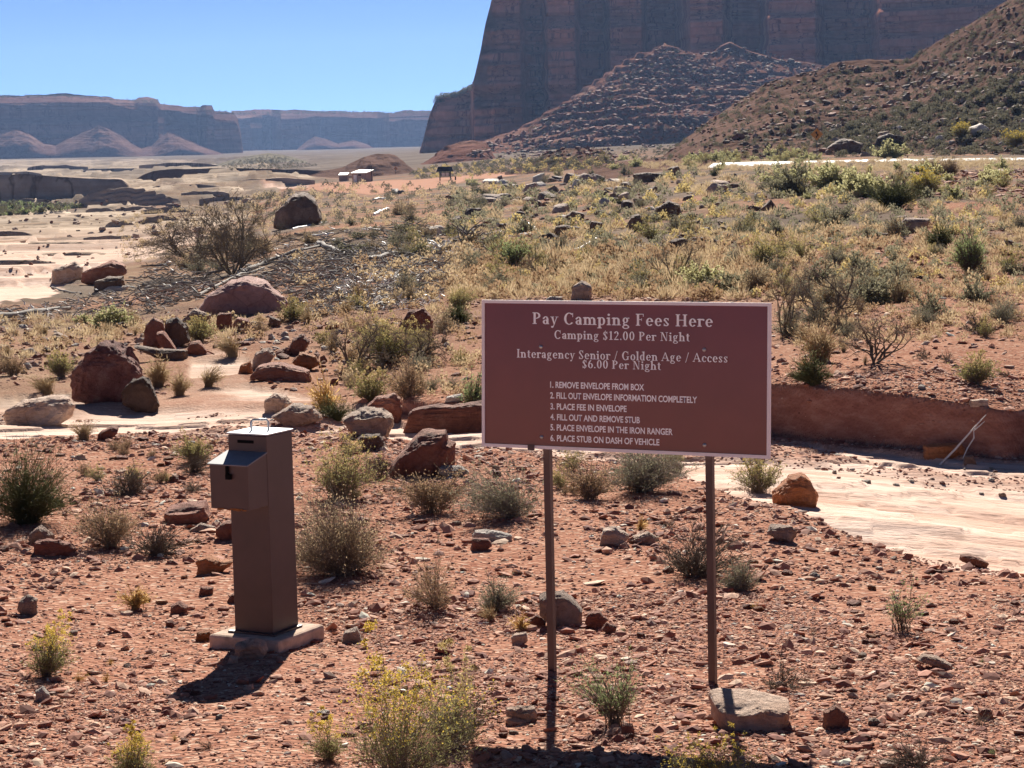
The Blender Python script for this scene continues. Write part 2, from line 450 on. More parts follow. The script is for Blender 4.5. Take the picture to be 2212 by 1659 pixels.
WASH = [(2500, 1290), (2212, 1246), (2120, 1232), (2000, 1208), (1900, 1182), (1800, 1140), (1700, 1092), (1590, 1072), (1500, 1035), (1400, 1000), (1150, 975), (1000, 965),
        (850, 950), (740, 925), (640, 935), (500, 940), (330, 930), (200, 935), (60, 950), (-200, 960), (-200, 850), (60, 852), (160, 850), (240, 860), (380, 850), (420, 830), (400, 800), (420, 770), (500, 762), (560, 775),
        (520, 805), (540, 830), (660, 850), (740, 865), (830, 880), (880, 915), (1050, 918), (1400, 918), (1700, 945), (2000, 985), (2212, 1000), (2500, 1010)]
SLICKL = [(-400, 480), (0, 468), (100, 462), (200, 445), (330, 432), (480, 440), (590, 425), (520, 470), (430, 520), (330, 560), (250, 590), (130, 610), (110, 640), (0, 655), (-400, 660)]
FARSLICK = [(-500, 345), (300, 345), (560, 362), (690, 395), (560, 415), (330, 432), (200, 445), (0, 470), (-500, 480)]
PULLOUT = [(560, 405), (700, 395), (900, 388), (1080, 372), (1150, 372), (1000, 392), (900, 412), (800, 420), (690, 410), (600, 408)]
GREEN = [(-400, 440), (40, 440), (190, 445), (140, 455), (0, 466), (-400, 470)]
pu, pv = project(np.stack([Xg, Yg, Zg], -1))
wob = 14 * fbm(Xg / Yg * 60, sg * 25, s=31)
sx = Yg * 0
m_wash = in_poly(pu + wob, pv + wob * .6, WASH)
m_sl = in_poly(pu + wob * 2, pv + wob * .7, SLICKL) | in_poly(pu + wob, pv + wob * .25, FARSLICK)
grav = sm(fbm(Xg * .5, Yg * .9, s=77), .05, .35)     # gravel bars inside the wash
slick = np.where(m_wash, 1 - .8 * grav * sm(Yg, 17.3, 18.3), 0.0)
slick = np.maximum(slick, np.where(m_sl, np.clip(1 - .9 * sm(fbm(Xg * .05, Yg * .04, s=41) + .25 * sm(Yg, 300, 700), .0, .35), 0, 1), 0))
dirt = in_poly(pu + wob, pv + wob * .15, PULLOUT).astype(float)
grass = sm(Yg, 20, 28) * (.35 + .5 * sm(fbm(Xg * .12, Yg * .08, s=51), -.25, .3))
redr = sm(pu, 1750, 2100) * sm(Yg, 20, 26) * (1 - sm(Yg, 105, 150))
grass *= (1 - .55 * redr)
grass = np.where(m_sl, sm(Yg, 70, 260), grass)
verge = sm(pu, 1250, 1500) * sm(Yg, 125, 150) * (1 - sm(Yg, 205, 230))
grass = np.maximum(grass, verge)
green = in_poly(pu + wob, pv + wob * .2, GREEN).astype(float)
def blur(m, n=1):
    for _ in range(n):
        p = np.pad(m, 1, mode='edge')
        m = (p[:-2, 1:-1] + p[2:, 1:-1] + p[1:-1, :-2] + p[1:-1, 2:] + 2 * m) / 6
    return m
slick, dirt = blur(slick, 2), blur(dirt, 2)
# small relief
near = 1 - sm(Yg, 60, 200)
Zg = Zg + (1 - slick) * (.028 * fbm(Xg * .9, Yg * .9, s=1) + .012 * fbm(Xg * 4, Yg * 4, s=2)) * (1 + 2.2 * sm(Yg, 18, 45)) * near
Zg = Zg + .10 * fbm(Xg * .12, Yg * .12, s=3) * sm(Yg, 25, 60) * (1 - .5 * sm(Yg, 150, 300))
# slickrock ledges, elongated across the view
def terr(x, st, a=.72):
    k = np.floor(x / st); f = x / st - k
    return (k + sm(f, a, 1.0)) * st
led = fbm(Xg * .045 + 7, Yg * .09, s=9, o=7, g=.62) * 1.9 * sm(Yg, 45, 120) + .07 * fbm(Xg * .5, Yg * 1.1, s=10, o=4)
step_ = np.where(Yg > 45, .32, .05)
Zg = Zg + slick * (terr(led * (.35 + .65 * sm(Yg, 70, 220)) * (.45 + .9 * sm(fbm(Xg * .02, Yg * .03, s=19), -.15, .25)), .36, .86) * sm(Yg, 40, 60) + terr(.11 * fbm(Xg * .45, Yg * 1.0, s=12, o=5), .03, .93) * (1 - sm(Yg, 40, 60)))
farl = fbm(Xg * .012, Yg * .011, s=13, o=6, g=.6)
Zg = Zg + terr(farl * 16, 2.0, .95) * sm(Yg, 240, 420) * (1 - sm(Yg, 1800, 3000)) * (1 - sm(pu, 560, 760)) * .55
Zg = Zg - .05 * sm(slick, .2, .8) * (Yg < 40)
# the cut bank's face and rubble lip
fade = (thg > -.05) & (Yg > 18) & (Yg < 23)
Zg = Zg + np.where(fade, .01 * fbm(Xg * 3, Yg * 12, s=15), 0)
pu2 = np.float64(617); pd_ = ray(pu2, np.float64(1413)); pY = 10.28
pad = CAM + pd_ * (pY / pd_[1])
near_i = np.argmin((Xg - pad[0]) ** 2 + (Yg - pad[1]) ** 2)
Zg = Zg + (pad[2] - Zg.ravel()[near_i]) * np.exp(-((Xg + 1.15) ** 2 + (Yg - 10.4) ** 2) / (2 * .55 ** 2))
farveg = sm(Yg, 450, 900) * .9
farveg = np.maximum(farveg, sm(Yg, 26, 60) * .8 * sm(fbm(Xg * .2, Yg * .12, s=55), -.3, .25))
zone = np.stack([slick, grass * (1 - dirt), dirt, farveg * (1 - dirt)], -1).reshape(-1, 4)

V = np.stack([Xg, Yg, Zg], -1).reshape(-1, 3)
nr, nc = Zg.shape
idx = np.arange(nr * nc).reshape(nr, nc)
Q = np.stack([idx[:-1, :-1], idx[:-1, 1:], idx[1:, 1:], idx[1:, :-1]], -1).reshape(-1, 4)
zb = float(Zg[0].mean())
ex = np.array([[-90, -90, zb], [90, -90, zb], [90, 4.0, zb], [-90, 4.0, zb],
               [-90, 4.0, zb], [-3.6, 4.0, zb], [-80, 90, -3], [3.6, 4, zb], [90, 4, zb], [80, 90, -2.2]])
V2 = np.vstack([V, ex]); b0 = len(V)
ground_me = mesh("ground", V2, [np.vstack([Q, [[b0, b0 + 1, b0 + 2, b0 + 3]]]), [[b0 + 4, b0 + 5, b0 + 6], [b0 + 7, b0 + 8, b0 + 9]]], [MAT["ground"]],
                 attrs={"zone": np.vstack([zone, np.tile([.85, 0, 0, 0], (10, 1))])})  # unseen ground around the camera, coloured pale to bounce light onto sign and post
tag(link("ground", ground_me), kind="structure")
def ground_z(x, y):
    x, y = np.asarray(x, float), np.asarray(y, float)
    th, s = x / y, np.log(y)
    j = np.clip(np.searchsorted(TH, th) - 1, 0, nc - 2); i = np.clip(np.searchsorted(S, s) - 1, 0, nr - 2)
    f = np.clip((s - S[i]) / (S[i + 1] - S[i]), 0, 1); g = np.clip((th - TH[j]) / (TH[j + 1] - TH[j]), 0, 1)
    return Zg[i, j] * (1 - f) * (1 - g) + Zg[i + 1, j] * f * (1 - g) + Zg[i, j + 1] * (1 - f) * g + Zg[i + 1, j + 1] * f * g

BV, BF = [V], [Q]
def into_bvh(V_, Q_):
    n = sum(len(v) for v in BV); BV.append(V_); BF.append(np.asarray(Q_) + n)

# ------------------------------------------------------------------ hills, talus, cliffs and mesas
def grid_faces(nr, nc):
    i = np.arange(nr * nc).reshape(nr, nc)
    return np.stack([i[:-1, :-1], i[:-1, 1:], i[1:, 1:], i[1:, :-1]], -1).reshape(-1, 4)

def mound(name, crest, Yc, front, back, mat, nu=200, nt=90, power=1.0, amp=1.0, freq=.05, step=0.0, seed=0, toe=None, hidden=-1.0):
    cu = np.array([c[0] for c in crest], float); cv = np.array([c[1] for c in crest], float)
    u = np.linspace(cu[0], cu[-1], nu); v = np.interp(u, cu, cv)
    Yv = np.interp(u, cu, np.broadcast_to(np.asarray(Yc, float), cu.shape))
    top = at(u, v, Yv)
    t = np.r_[np.linspace(-1, 0, nt), np.linspace(0, 1, max(6, nt // 4))[1:]][:, None]
    y = np.where(t < 0, Yv + t * front, Yv + t * back)
    x = top[:, 0] / Yv * y
    zb_ = ground_z(x, y) + hidden if toe is None else toe
    q = (1 - np.abs(t)) ** power
    z = zb_ + np.maximum(top[:, 2] - zb_, 0) * q
    d = np.maximum(top[:, 2] - zb_, 0)
    w = np.minimum(1, d / (4 * amp + 1e-6)) * np.clip(q * 4, 0, 1)
    n = fbm(x * freq, y * freq, s=seed + 60, o=6)
    edge = sm(1 - np.abs(t), 0, .06)
    z = z + amp * n * w * edge * np.where(np.abs(t) < .02, .4, 1)
    if step:
        zz = z + step * 2.6 * fbm(x * freq * .45, y * freq * .45, s=seed + 90, o=6)
        tz = terr(zz, step)
        blend = (.55 - .55 * sm(fbm(x * freq * .7, y * freq * 1.3, s=seed + 99), -.15, .25)) * np.clip(w, 0, 1)
        z = z + (tz - zz) * blend
    V_ = np.stack([x, y, z], -1).reshape(-1, 3)
    F_ = grid_faces(*z.shape)
    o = tag(link(name, mesh(name, V_, [F_], [mat])), kind="structure")
    into_bvh(V_, F_)
    return o

def wall(name, top, foot, toe, Y, mat, talus=60, batter=10, back=300, nu=400, nv=120, flute=6, strata=2.5, seed=0, bench=0.0, bfreq=.12):
    tu = np.array([c[0] for c in top], float); tv = np.array([c[1] for c in top], float)
    u = np.linspace(tu[0], tu[-1], nu)
    Yw = np.interp(u, [a for a, b in Y], [b for a, b in Y])
    ip = lambda c: np.interp(u, [a for a, b in c], [b for a, b in c])
    jit = (1.6 * fbm(u * .06, 1.0, s=seed + 8, o=4) + 2.0 * terr(fbm(u * .03, 4.0, s=seed + 9, o=3), .3)) * (Yw > 900)
    pt, pf, pe = at(u, np.interp(u, tu, tv) + jit, Yw), at(u, ip(foot), Yw), at(u, ip(toe), Yw)
    zt, zf, ze = pt[:, 2], pf[:, 2], np.minimum(pe[:, 2], pf[:, 2] - .5)
    f = np.linspace(0, 1, nv)[:, None]
    z1 = zt + (zf - zt) * f
    x0 = pt[:, 0]
    s1 = fbm(z1 * bfreq + 3, x0 * .0015, s=seed + 1, o=4)
    y1 = Yw - batter * f + flute * fbm(x0 / (flute * 7), z1 / (flute * 40), s=seed + 2, o=5) + strata * terr(s1 * 4, .8)
    y1 = y1 + np.where(f < .22, bench * (1 - f / .22), 0)
    g = np.linspace(0, 1, 40)[1:, None]
    cone = fbm(x0 / 60, 1.0, s=seed + 4, o=3)
    z2 = zf + (ze - zf) * g ** (1.0) + 2.2 * fbm(x0 * .04, g * 9, s=seed + 5, o=5) * (1 - g)
    y2 = y1[-1] - talus * g
    yb = Yw + bench + np.linspace(back, 4, 6)[:, None]
    zb2 = np.broadcast_to(zt, yb.shape) + 1.2 * fbm(x0 * .05, yb * .05, s=seed + 6)
    y = np.vstack([yb, y1, y2]); z = np.vstack([zb2, z1, z2])
    x = np.broadcast_to(x0 / Yw, y.shape) * y
    V_ = np.stack([x, y, z], -1).reshape(-1, 3); F_ = grid_faces(*y.shape)
    o = tag(link(name, mesh(name, V_, [F_], [mat])), kind="structure")
    into_bvh(V_, F_)
    return o

# far mesas on the left, three receding pieces
wall("mesa", [(-400, 215), (-60, 208), (0, 205), (60, 203), (130, 200), (200, 204), (250, 212), (290, 215), (300, 209), (318, 207), (334, 210), (340, 213), (346, 222), (400, 229), (432, 230), (436, 226), (458, 227), (462, 238), (505, 241), (512, 252), (519, 280), (525, 325)],
     [(-400, 320), (0, 300), (45, 308), (70, 296), (95, 312), (140, 303), (175, 290), (215, 275), (250, 284), (280, 310), (310, 318), (340, 290), (365, 283), (400, 296), (440, 318), (480, 333), (510, 328), (525, 330)],
     [(-400, 345), (0, 338), (300, 340), (525, 345)],
     [(-400, 3200), (0, 3300), (340, 3450), (356, 3500), (425, 3560), (445, 3500), (525, 3560)], MAT["mesa"], talus=60, batter=25, bench=60, flute=22, strata=6, seed=100, bfreq=.05)
wall("mesa", [(500, 240), (530, 238), (560, 236), (640, 236), (700, 238), (760, 240), (830, 243), (850, 243), (870, 238), (930, 238), (1000, 240)],
     [(500, 330), (540, 320), (560, 300), (580, 290), (596, 320), (610, 332), (640, 334), (660, 318), (680, 296), (700, 302), (760, 300), (800, 306), (826, 318), (834, 331), (900, 334), (1000, 338)],
     [(500, 350), (1000, 355)],
     [(500, 4700), (540, 4720), (566, 4850), (586, 4830), (606, 4620), (650, 4640), (690, 4760), (815, 4750), (840, 4560), (1000, 4600)], MAT["mesa"], talus=80, batter=30, bench=70, flute=26, strata=8, seed=140, bfreq=.045)
# the great cliff
wall("cliff", [(903, 352), (906, 330), (915, 300), (924, 262), (932, 238), (941, 215), (985, 207), (1005, 198), (1018, 190), (1024, 172), (1034, 132), (1042, 90), (1050, 45), (1062, 0), (1072, -30), (1110, -60), (1600, -70), (2212, -60), (2500, -50)],
     [(903, 353), (1000, 338), (1200, 250), (1440, 180), (1700, 220), (2212, 160), (2500, 150)],
     [(903, 356), (1106, 352), (2500, 340)],
     [(903, 1560), (1016, 1545), (1022, 1490), (1062, 1484), (1120, 1490), (1132, 1520), (1168, 1526), (1180, 1492), (1240, 1488), (1252, 1530), (1300, 1540), (1316, 1500), (1384, 1505), (1396, 1550), (1455, 1560), (1490, 1470), (1560, 1465), (1580, 1510), (1640, 1515), (1660, 1450), (1760, 1440), (1780, 1480), (1880, 1470), (1900, 1410), (2040, 1390), (2500, 1250)], MAT["cliff"], talus=90, batter=14, flute=17, strata=5, seed=200, nu=700, nv=200, back=200)
# buttress of stepped ledges against the cliff
mound("talus_slope", [(1180, 250), (1230, 212), (1270, 182), (1300, 162), (1345, 134), (1385, 116), (1410, 108), (1436, 92), (1460, 104), (1500, 118), (1540, 112), (1556, 98), (1577, 88), (1620, 108), (1680, 126), (1760, 136), (1900, 140), (2050, 120)],
      1330, 150, 50, MAT["talus"], nu=260, nt=120, power=1.0, amp=9, freq=.022, step=5.0, seed=8)
mound("talus_slope", [(940, 352), (1000, 335), (1050, 302), (1100, 288), (1150, 262), (1200, 232), (1250, 208), (1300, 192), (1350, 180), (1400, 176), (1450, 180), (1500, 176), (1540, 182), (1580, 176), (1620, 180), (1660, 190), (1760, 215), (1900, 260), (2050, 300)],
      1180, 92, 60, MAT["talus"], nu=480, nt=220, power=.66, amp=9, freq=.024, step=6.8, seed=3)
for ci, (cr_, yc_) in enumerate((([(-90, 322), (-40, 302), (0, 286), (30, 283), (62, 291), (95, 314), (120, 318), (140, 308), (165, 299), (190, 288), (212, 276), (236, 281), (262, 295), (285, 311), (305, 321), (328, 315), (344, 298), (362, 286), (386, 290), (412, 304), (440, 318), (480, 332), (540, 344)], 3200),
        ([(580, 344), (636, 328), (662, 304), (680, 293), (702, 300), (730, 311), (762, 303), (792, 311), (835, 336), (900, 346)], 4330))):
    mound("talus_cone", cr_, yc_, 95, 60, MAT["cone"], nu=420, nt=80, power=.58, amp=20, freq=.016, step=3.0, seed=30 + ci)
mound("rock_mound", [(890, 362), (925, 345), (955, 318), (985, 306), (1020, 304), (1050, 310), (1062, 330), (1080, 352)], 880, 50, 50, MAT["talus"], nu=120, nt=60, amp=2, freq=.05, step=2.5, seed=11)
mound("dark_hill", [(640, 392), (690, 372), (740, 362), (780, 343), (810, 332), (840, 330), (862, 340), (880, 356), (900, 372), (930, 380)], 700, 60, 60, MAT["hill"], nu=140, nt=60, amp=1.6, freq=.06, step=2.0, seed=12)
mound("sage_dome", [(430, 366), (480, 352), (530, 338), (580, 331), (620, 336), (660, 348), (700, 360), (760, 372)], 1500, 160, 200, MAT["sagehill"], nu=120, nt=50, amp=1.2, freq=.05, seed=13)
mound("red_mound", [(1090, 372), (1140, 352), (1180, 328), (1210, 320), (1260, 319), (1300, 322), (1318, 340), (1335, 358)], 520, 45, 40, MAT["hill"], nu=120, nt=60, amp=1.4, freq=.09, step=0, seed=14)
mound("hillside", [(1240, 362), (1330, 350), (1430, 338), (1480, 298), (1530, 258), (1600, 215), (1658, 183), (1740, 172), (1800, 152), (1860, 140), (1966, 124), (1990, 104), (2016, 92), (2080, 58), (2160, 12), (2260, -30), (2500, -110)],
      [400, 400, 410, 420, 430, 440, 440, 440, 440, 440, 440, 440, 430, 420, 410, 400, 390], 165, 120, MAT["hill"], nu=420, nt=220, power=1.0, amp=4.2, freq=.03, step=1.8, seed=15, hidden=-.6)
# shaded bands of slickrock cliff on the left, cut by the river
mound("rock_ledge", [(-300, 380), (0, 377), (40, 376), (150, 383), (230, 387), (262, 388), (275, 397), (290, 420)], 545, 2.2, 160, MAT["ledge"], nu=160, nt=30, power=.28, amp=1.0, freq=.08, seed=21)
mound("rock_ledge", [(290, 392), (310, 378), (330, 370), (380, 366), (470, 364), (600, 366), (690, 368), (780, 372)], 760, 2.5, 140, MAT["hill"], nu=200, nt=30, power=.35, amp=1.2, freq=.06, seed=22)
mound("rock_ledge", [(170, 432), (190, 418), (230, 406), (280, 404), (330, 410), (370, 424), (390, 432)], 480, 5, 30, MAT["ledge"], nu=100, nt=30, power=.5, amp=.8, freq=.15, step=1.2, seed=23)

def ground_Y(u, v):
    d = ray(np.float64(u), np.float64(v)); ys = np.exp(np.linspace(math.log(30), math.log(3500), 1500))
    below = CZ + d[2] / d[1] * ys < ground_z(d[0] / d[1] * ys, ys)
    return ys[np.argmax(below)] if below.any() else 3000.0
for n_, (u0, u1, vt, hp) in enumerate([(185, 250, 447, 9), (305, 410, 448, 8), (228, 292, 476, 11), (308, 396, 466, 9), (268, 360, 424, 9), (392, 495, 412, 6), (60, 190, 356, 6), (180, 330, 362, 6), (330, 480, 398, 6),
        (-30, 70, 500, 7), (60, 210, 522, 6), (180, 300, 508, 7), (-40, 120, 560, 8), (90, 230, 545, 6), (100, 240, 404, 8), (20, 110, 428, 8), (150, 260, 395, 7), (300, 470, 352, 5), (520, 680, 384, 6), (430, 560, 425, 6), (-40, 90, 370, 6), (250, 350, 446, 6)]):
    r_ = np.random.default_rng(n_ + 5); m_ = 9
    uu = np.linspace(u0, u1, m_); prof = np.sin(np.linspace(.12, math.pi - .12, m_)) ** .45 * r_.uniform(.75, 1.1, m_)
    hp *= 1.5
    Yl_ = ground_Y((u0 + u1) / 2, vt + hp); k_ = Yl_ / F
    mound("rock_ledge", [(a, vt + hp - hp * b) for a, b in zip(uu, prof)], Yl_ + 2, max(.3, hp * k_ * .2), 60 * k_ * 3, MAT["ledge"], nu=70, nt=14, power=.3, amp=hp * k_ * .22, freq=.9 / (hp * k_ * 4), seed=300 + n_, hidden=-.15)
BVH = None
def make_bvh():
    global BVH
    Vb = np.concatenate(BV); Fb = np.concatenate(BF)
    BVH = BVHTree.FromPolygons(Vb.tolist(), Fb.tolist(), epsilon=0.0)
make_bvh()
def hit(u, v):
    d = ray(np.float64(u), np.float64(v)); d = Vector(d).normalized()
    p, n, i, dist = BVH.ray_cast(Vector(CAM), d)
    return p
# ------------------------------------------------------------------ fee tube
MAT["brown"] = plain("brown enamel", (.076, .041, .035), .42, .5, var=.18, scale=5, bump=.05)
MAT["lid"] = plain("sun glare coloured lid", (.62, .64, .64), .45, .5, .0, var=.1, scale=14)  # pale grey stands for sun glare on the lid's brown paint
MAT["boxlid"] = plain("glare coloured flap", (.20, .195, .205), .5, .4, .0, var=.15, scale=18)  # grey holds the sky sheen and glare lying on brownish paint
MAT["zinc"] = plain("galvanized steel", (.45, .46, .46), .35, .5, .8, var=.2, scale=30)
MAT["black"] = plain("dark opening", (.008, .007, .007), .9, .05)
MAT["concrete"] = plain("concrete", (.54, .39, .30), .95, .1, var=.3, scale=16, bump=.8)
MAT["rustmetal"] = plain("rust", (.28, .11, .035), .85, .2, var=.4, scale=30)
PHI = R(28.0); SD = .22; TH_ = .967
nc_ = at(590, 1373, 10.43)
ax, by = np.array([math.cos(PHI), -math.sin(PHI), 0]), np.array([math.sin(PHI), math.cos(PHI), 0])
cen = nc_ - ax * SD / 2 + by * SD / 2
zg = float(ground_z(cen[0], cen[1]))
ZT = nc_[2] - zg                                   # slab top above the ground
fee = tag(empty("fee_tube", (cen[0], cen[1], zg), -PHI), "brown square steel fee deposit post with envelope box, on a concrete pad", "fee box")
h = SD / 2
def prism(mb, pts, x0, x1):
    n = len(pts); Vv = [[x0, a, b] for a, b in pts] + [[x1, a, b] for a, b in pts]
    mb.add(Vv, [[i, (i + 1) % n, (i + 1) % n + n, i + n] for i in range(n)])
    if n == 4: mb.add(Vv, [[3, 2, 1, 0], [4, 5, 6, 7]])
    return mb
slab = MB().box((0, 0, ZT - .06), (.407, .407, .12)); bevel(slab.build("concrete_pad", MAT["concrete"], fee), .016)
bevel(MB().box((0, 0, ZT + TH_ / 2 - .0035), (SD, SD, TH_ - .007)).build("post", MAT["brown"], fee), .003)
fl = MB()
for sx_, sy_, dx_, dy_ in ((0, -h - .012, SD + .05, .022), (h + .012, 0, .022, SD + .002)):
    fl.box((sx_, sy_, ZT + .005), (dx_, dy_, .009))
fl.build("base_flange", MAT["brown"], fee)
bevel(MB().box((0, 0, ZT + TH_), (SD + .012, SD + .012, .007)).build("top_lid", MAT["lid"], fee), .002)
hb_ = MB(); w_ = .041
u3 = np.array([math.cos(PHI), math.sin(PHI), 0])
hp = [np.array([0, 0, ZT + TH_]) + u3 * q + np.array([0, 0, z]) for q, z in ((-w_, 0), (-w_, .045), (-w_ + .008, .056), (w_ - .008, .056), (w_, .045), (w_, 0))]
hb_.tube(hp, .0055, 8); hb_.build("handle", MAT["zinc"], fee, smooth=True)
fx = -h + .46 * SD
MB().box((fx, -h - .0005, ZT + .93), (.09, .006, .014)).build("coin_slot", MAT["black"], fee)
bx = tag(empty("envelope_box", (0, 0, 0)), None); bx.parent = fee
pb = MB(); D_ = .158
prism(pb, [(-h, ZT + .629), (-h - D_, ZT + .629), (-h - D_, ZT + .84), (-h, ZT + .878)], -h + .002, h - .002)
bevel(pb.build("box_body", MAT["brown"], bx), .002)
pl = MB(); prism(pl, [(-h - .001, ZT + .879), (-h - D_ - .012, ZT + .8375), (-h - D_ - .012, ZT + .8435), (-h - .001, ZT + .885)], -h - .006, h + .004)
bevel(pl.build("flap", MAT["boxlid"], bx), .0015)
hs_ = MB().box((-.005, -h - D_ - .006, ZT + .81), (.014, .012, .05)).box((.004, -h - D_ - .010, ZT + .785), (.028, .014, .024)); hs_.build("hasp", MAT["black"], bx)
ru = MB()
for i in range(9):
    ru.box((-.06 + i * .018 + random.uniform(-.004, .004), -h - D_ - .001, ZT + .629 + random.uniform(-.002, .003)), (.02, .004, random.uniform(.004, .012)))
ru.build("rust_edge", MAT["rustmetal"], bx)

# ------------------------------------------------------------------ lettering (serif strokes drawn as shapes)
def rect(x0, y0, x1, y1): return [(np.array([[x0, y0], [x1, y0], [x1, y1], [x0, y1]], float), [[0, 1, 2, 3]])]
def quad(*p): return [(np.array(p, float), [[0, 1, 2, 3]])]
def arc(cx, cy, rx, ry, tx, ty, a0=0, a1=360, n=28):
    tx, ty = tx * 1.15, ty * 1.3
    a = np.radians(np.linspace(a0, a1, n)); c, s_ = np.cos(a), np.sin(a)
    o_ = np.stack([cx + rx * c, cy + ry * s_], 1); i_ = np.stack([cx + (rx - tx) * c, cy + (ry - ty) * s_], 1)
    return [(np.vstack([i_, o_]), [[j, n + j, n + j + 1, j + 1] for j in range(n - 1)])]
def disc(cx, cy, r, n=14):
    a = np.linspace(0, 2 * math.pi, n, endpoint=False)
    return [(np.vstack([[cx, cy], np.stack([cx + r * np.cos(a), cy + r * np.sin(a)], 1)]), [[0, 1 + j, 1 + (j + 1) % n] for j in range(n)])]
ST, SF = .18, .07
def stem_(x, y0, y1, b=1, t=1, w=.34):
    s_ = rect(x - ST / 2, y0, x + ST / 2, y1)
    if b: s_ += rect(x - w / 2, y0, x + w / 2, y0 + SF)
    if t == 1: s_ += rect(x - w / 2, y1 - SF, x + w / 2, y1)
    if t == 2: s_ += quad((x - ST / 2 - .1, y1 - .1), (x - ST / 2, y1 - .12), (x - ST / 2, y1), (x - ST / 2 - .1, y1 - .05))
    return s_
def S_(cx, w, H_, t=.13):
    r = H_ * .265
    return arc(cx, H_ - r, w / 2, r + .01, t * .75, .06, 20, 200) + arc(cx, r, w / 2, r + .01, t * .75, .06, -160, 20) + \
        quad((cx - w / 2 + .02, H_ - r * 1.15), (cx + w / 2 - t, r * .75), (cx + w / 2 - .03, r * 1.2), (cx - w / 2 + t, H_ - r * .75)) + \
        rect(cx + w / 2 - .07, H_ - r - .04, cx + w / 2 - .015, H_) + rect(cx - w / 2 + .01, 0, cx - w / 2 + .065, r + .04)
G_ = {
 'P': (stem_(.18, 0, 1) + arc(.30, .73, .35, .27, .15, .055, -90, 90) + rect(.18, .945, .30, 1) + rect(.18, .46, .30, .515), .72),
 'F': (stem_(.18, 0, 1) + rect(.18, .945, .62, 1) + quad((.56, .945), (.57, .76), (.62, .76), (.62, .945)) + rect(.18, .49, .47, .545) + rect(.44, .40, .48, .63), .70),
 'H': (stem_(.18, 0, 1) + stem_(.72, 0, 1) + rect(.18, .49, .72, .55), .92),
 'I': (stem_(.18, 0, 1), .40),
 'N': (rect(.16, 0, .22, 1) + rect(.05, 0, .33, SF) + rect(.72, 0, .78, 1) + rect(.61, .945, .89, 1) + rect(.03, .945, .22, 1) + quad((.15, 1), (.64, 0), (.78, 0), (.31, 1)), .94),
 'C': (arc(.45, .5, .41, .52, .16, .06, 48, 318, 36) + rect(.70, .64, .755, .99), .84),
 'G': (arc(.45, .5, .41, .52, .16, .06, 48, 312, 36) + rect(.70, .64, .755, .99) + rect(.64, .04, .79, .42) + rect(.55, .38, .88, .43), .92),
 'S': (S_(.30, .50, 1.0), .62),
 'A': (quad((.02, 0), (.08, 0), (.43, .9), (.38, 1)) + quad((.36, 1), (.66, 0), (.84, 0), (.46, 1)) + rect(.2, .3, .62, .36) + rect(-.05, 0, .2, SF) + rect(.56, 0, .92, SF), .88),
 'a': (stem_(.42, .0, .46, 0, 0) + arc(.28, .46, .217, .22, .14, .06, 0, 165) + arc(.26, .19, .22, .20, .14, .055) + rect(.42, 0, .56, SF) + disc(.11, .5, .07), .58),
 'c': (arc(.31, .33, .28, .345, .15, .055, 40, 320) + disc(.49, .5, .075), .54),
 'd': (stem_(.45, 0, 1.04, 0, 2) + arc(.28, .33, .26, .345, .145, .055) + rect(.45, 0, .6, SF), .64),
 'e': (arc(.31, .33, .28, .345, .15, .055, 0, 322) + rect(.1, .33, .585, .385), .60),
 'g': (arc(.27, .44, .22, .235, .13, .05) + arc(.30, -.12, .28, .17, .1, .055) + quad((.12, .27), (.22, .22), (.2, .06), (.08, .1)) + rect(.1, .03, .4, .1) + rect(.42, .58, .58, .66), .62),
 'h': (stem_(.16, 0, 1.04, 1, 2) + stem_(.52, 0, .42, 1, 0) + arc(.36, .42, .237, .24, .15, .08, 0, 140), .70),
 'i': (stem_(.16, 0, .66, 1, 2) + disc(.15, .88, .1), .34),
 'l': (stem_(.16, 0, 1.04, 1, 2), .34),
 'm': (stem_(.16, 0, .66, 1, 2) + stem_(.52, 0, .42, 1, 0) + stem_(.88, 0, .42, 1, 0) + arc(.36, .42, .237, .24, .15, .08, 0, 140) + arc(.72, .42, .237, .24, .15, .08, 0, 140), 1.06),
 'n': (stem_(.16, 0, .66, 1, 2) + stem_(.52, 0, .42, 1, 0) + arc(.36, .42, .237, .24, .15, .08, 0, 140), .70),
 'o': (arc(.31, .33, .29, .345, .15, .055), .62),
 'p': (stem_(.16, -.28, .66, 1, 2) + arc(.34, .33, .27, .345, .15, .055), .66),
 'r': (stem_(.16, 0, .66, 1, 2) + arc(.36, .44, .237, .22, .15, .08, 50, 140) + disc(.45, .57, .085), .50),
 's': (S_(.24, .40, .67, .13), .50),
 't': (stem_(.2, .1, .86, 0, 0) + rect(.03, .6, .42, .66) + arc(.34, .16, .217, .17, .15, .06, 180, 300), .44),
 'y': (quad((.06, .66), (.27, 0), (.37, 0), (.24, .66)) + quad((.5, .66), (.18, -.28), (.25, -.28), (.57, .66)) + rect(0, .61, .3, .66) + rect(.42, .61, .65, .66) + disc(.15, -.22, .085), .62),
 '$': (S_(.30, .48, .94, .13) + rect(.275, -.1, .325, 1.08), .62),
 '0': (arc(.32, .5, .29, .51, .15, .055), .66),
 '1': (stem_(.26, 0, 1, 1, 0, .42) + quad((.06, .84), (.2, .9), (.26, 1), (.06, .89)), .50),
 '2': (arc(.30, .72, .26, .29, .15, .06, -20, 170) + quad((.04, 0), (.16, .07), (.55, .62), (.42, .6)) + rect(.04, 0, .56, .12), .62),
 '6': (arc(.32, .31, .29, .32, .15, .055) + arc(.52, .36, .49, .66, .15, .07, 108, 182), .64),
 '.': (disc(.12, .08, .09), .26), '/': (quad((.02, -.12), (.09, -.12), (.42, 1.04), (.35, 1.04)), .46), ' ': ([], .30)}
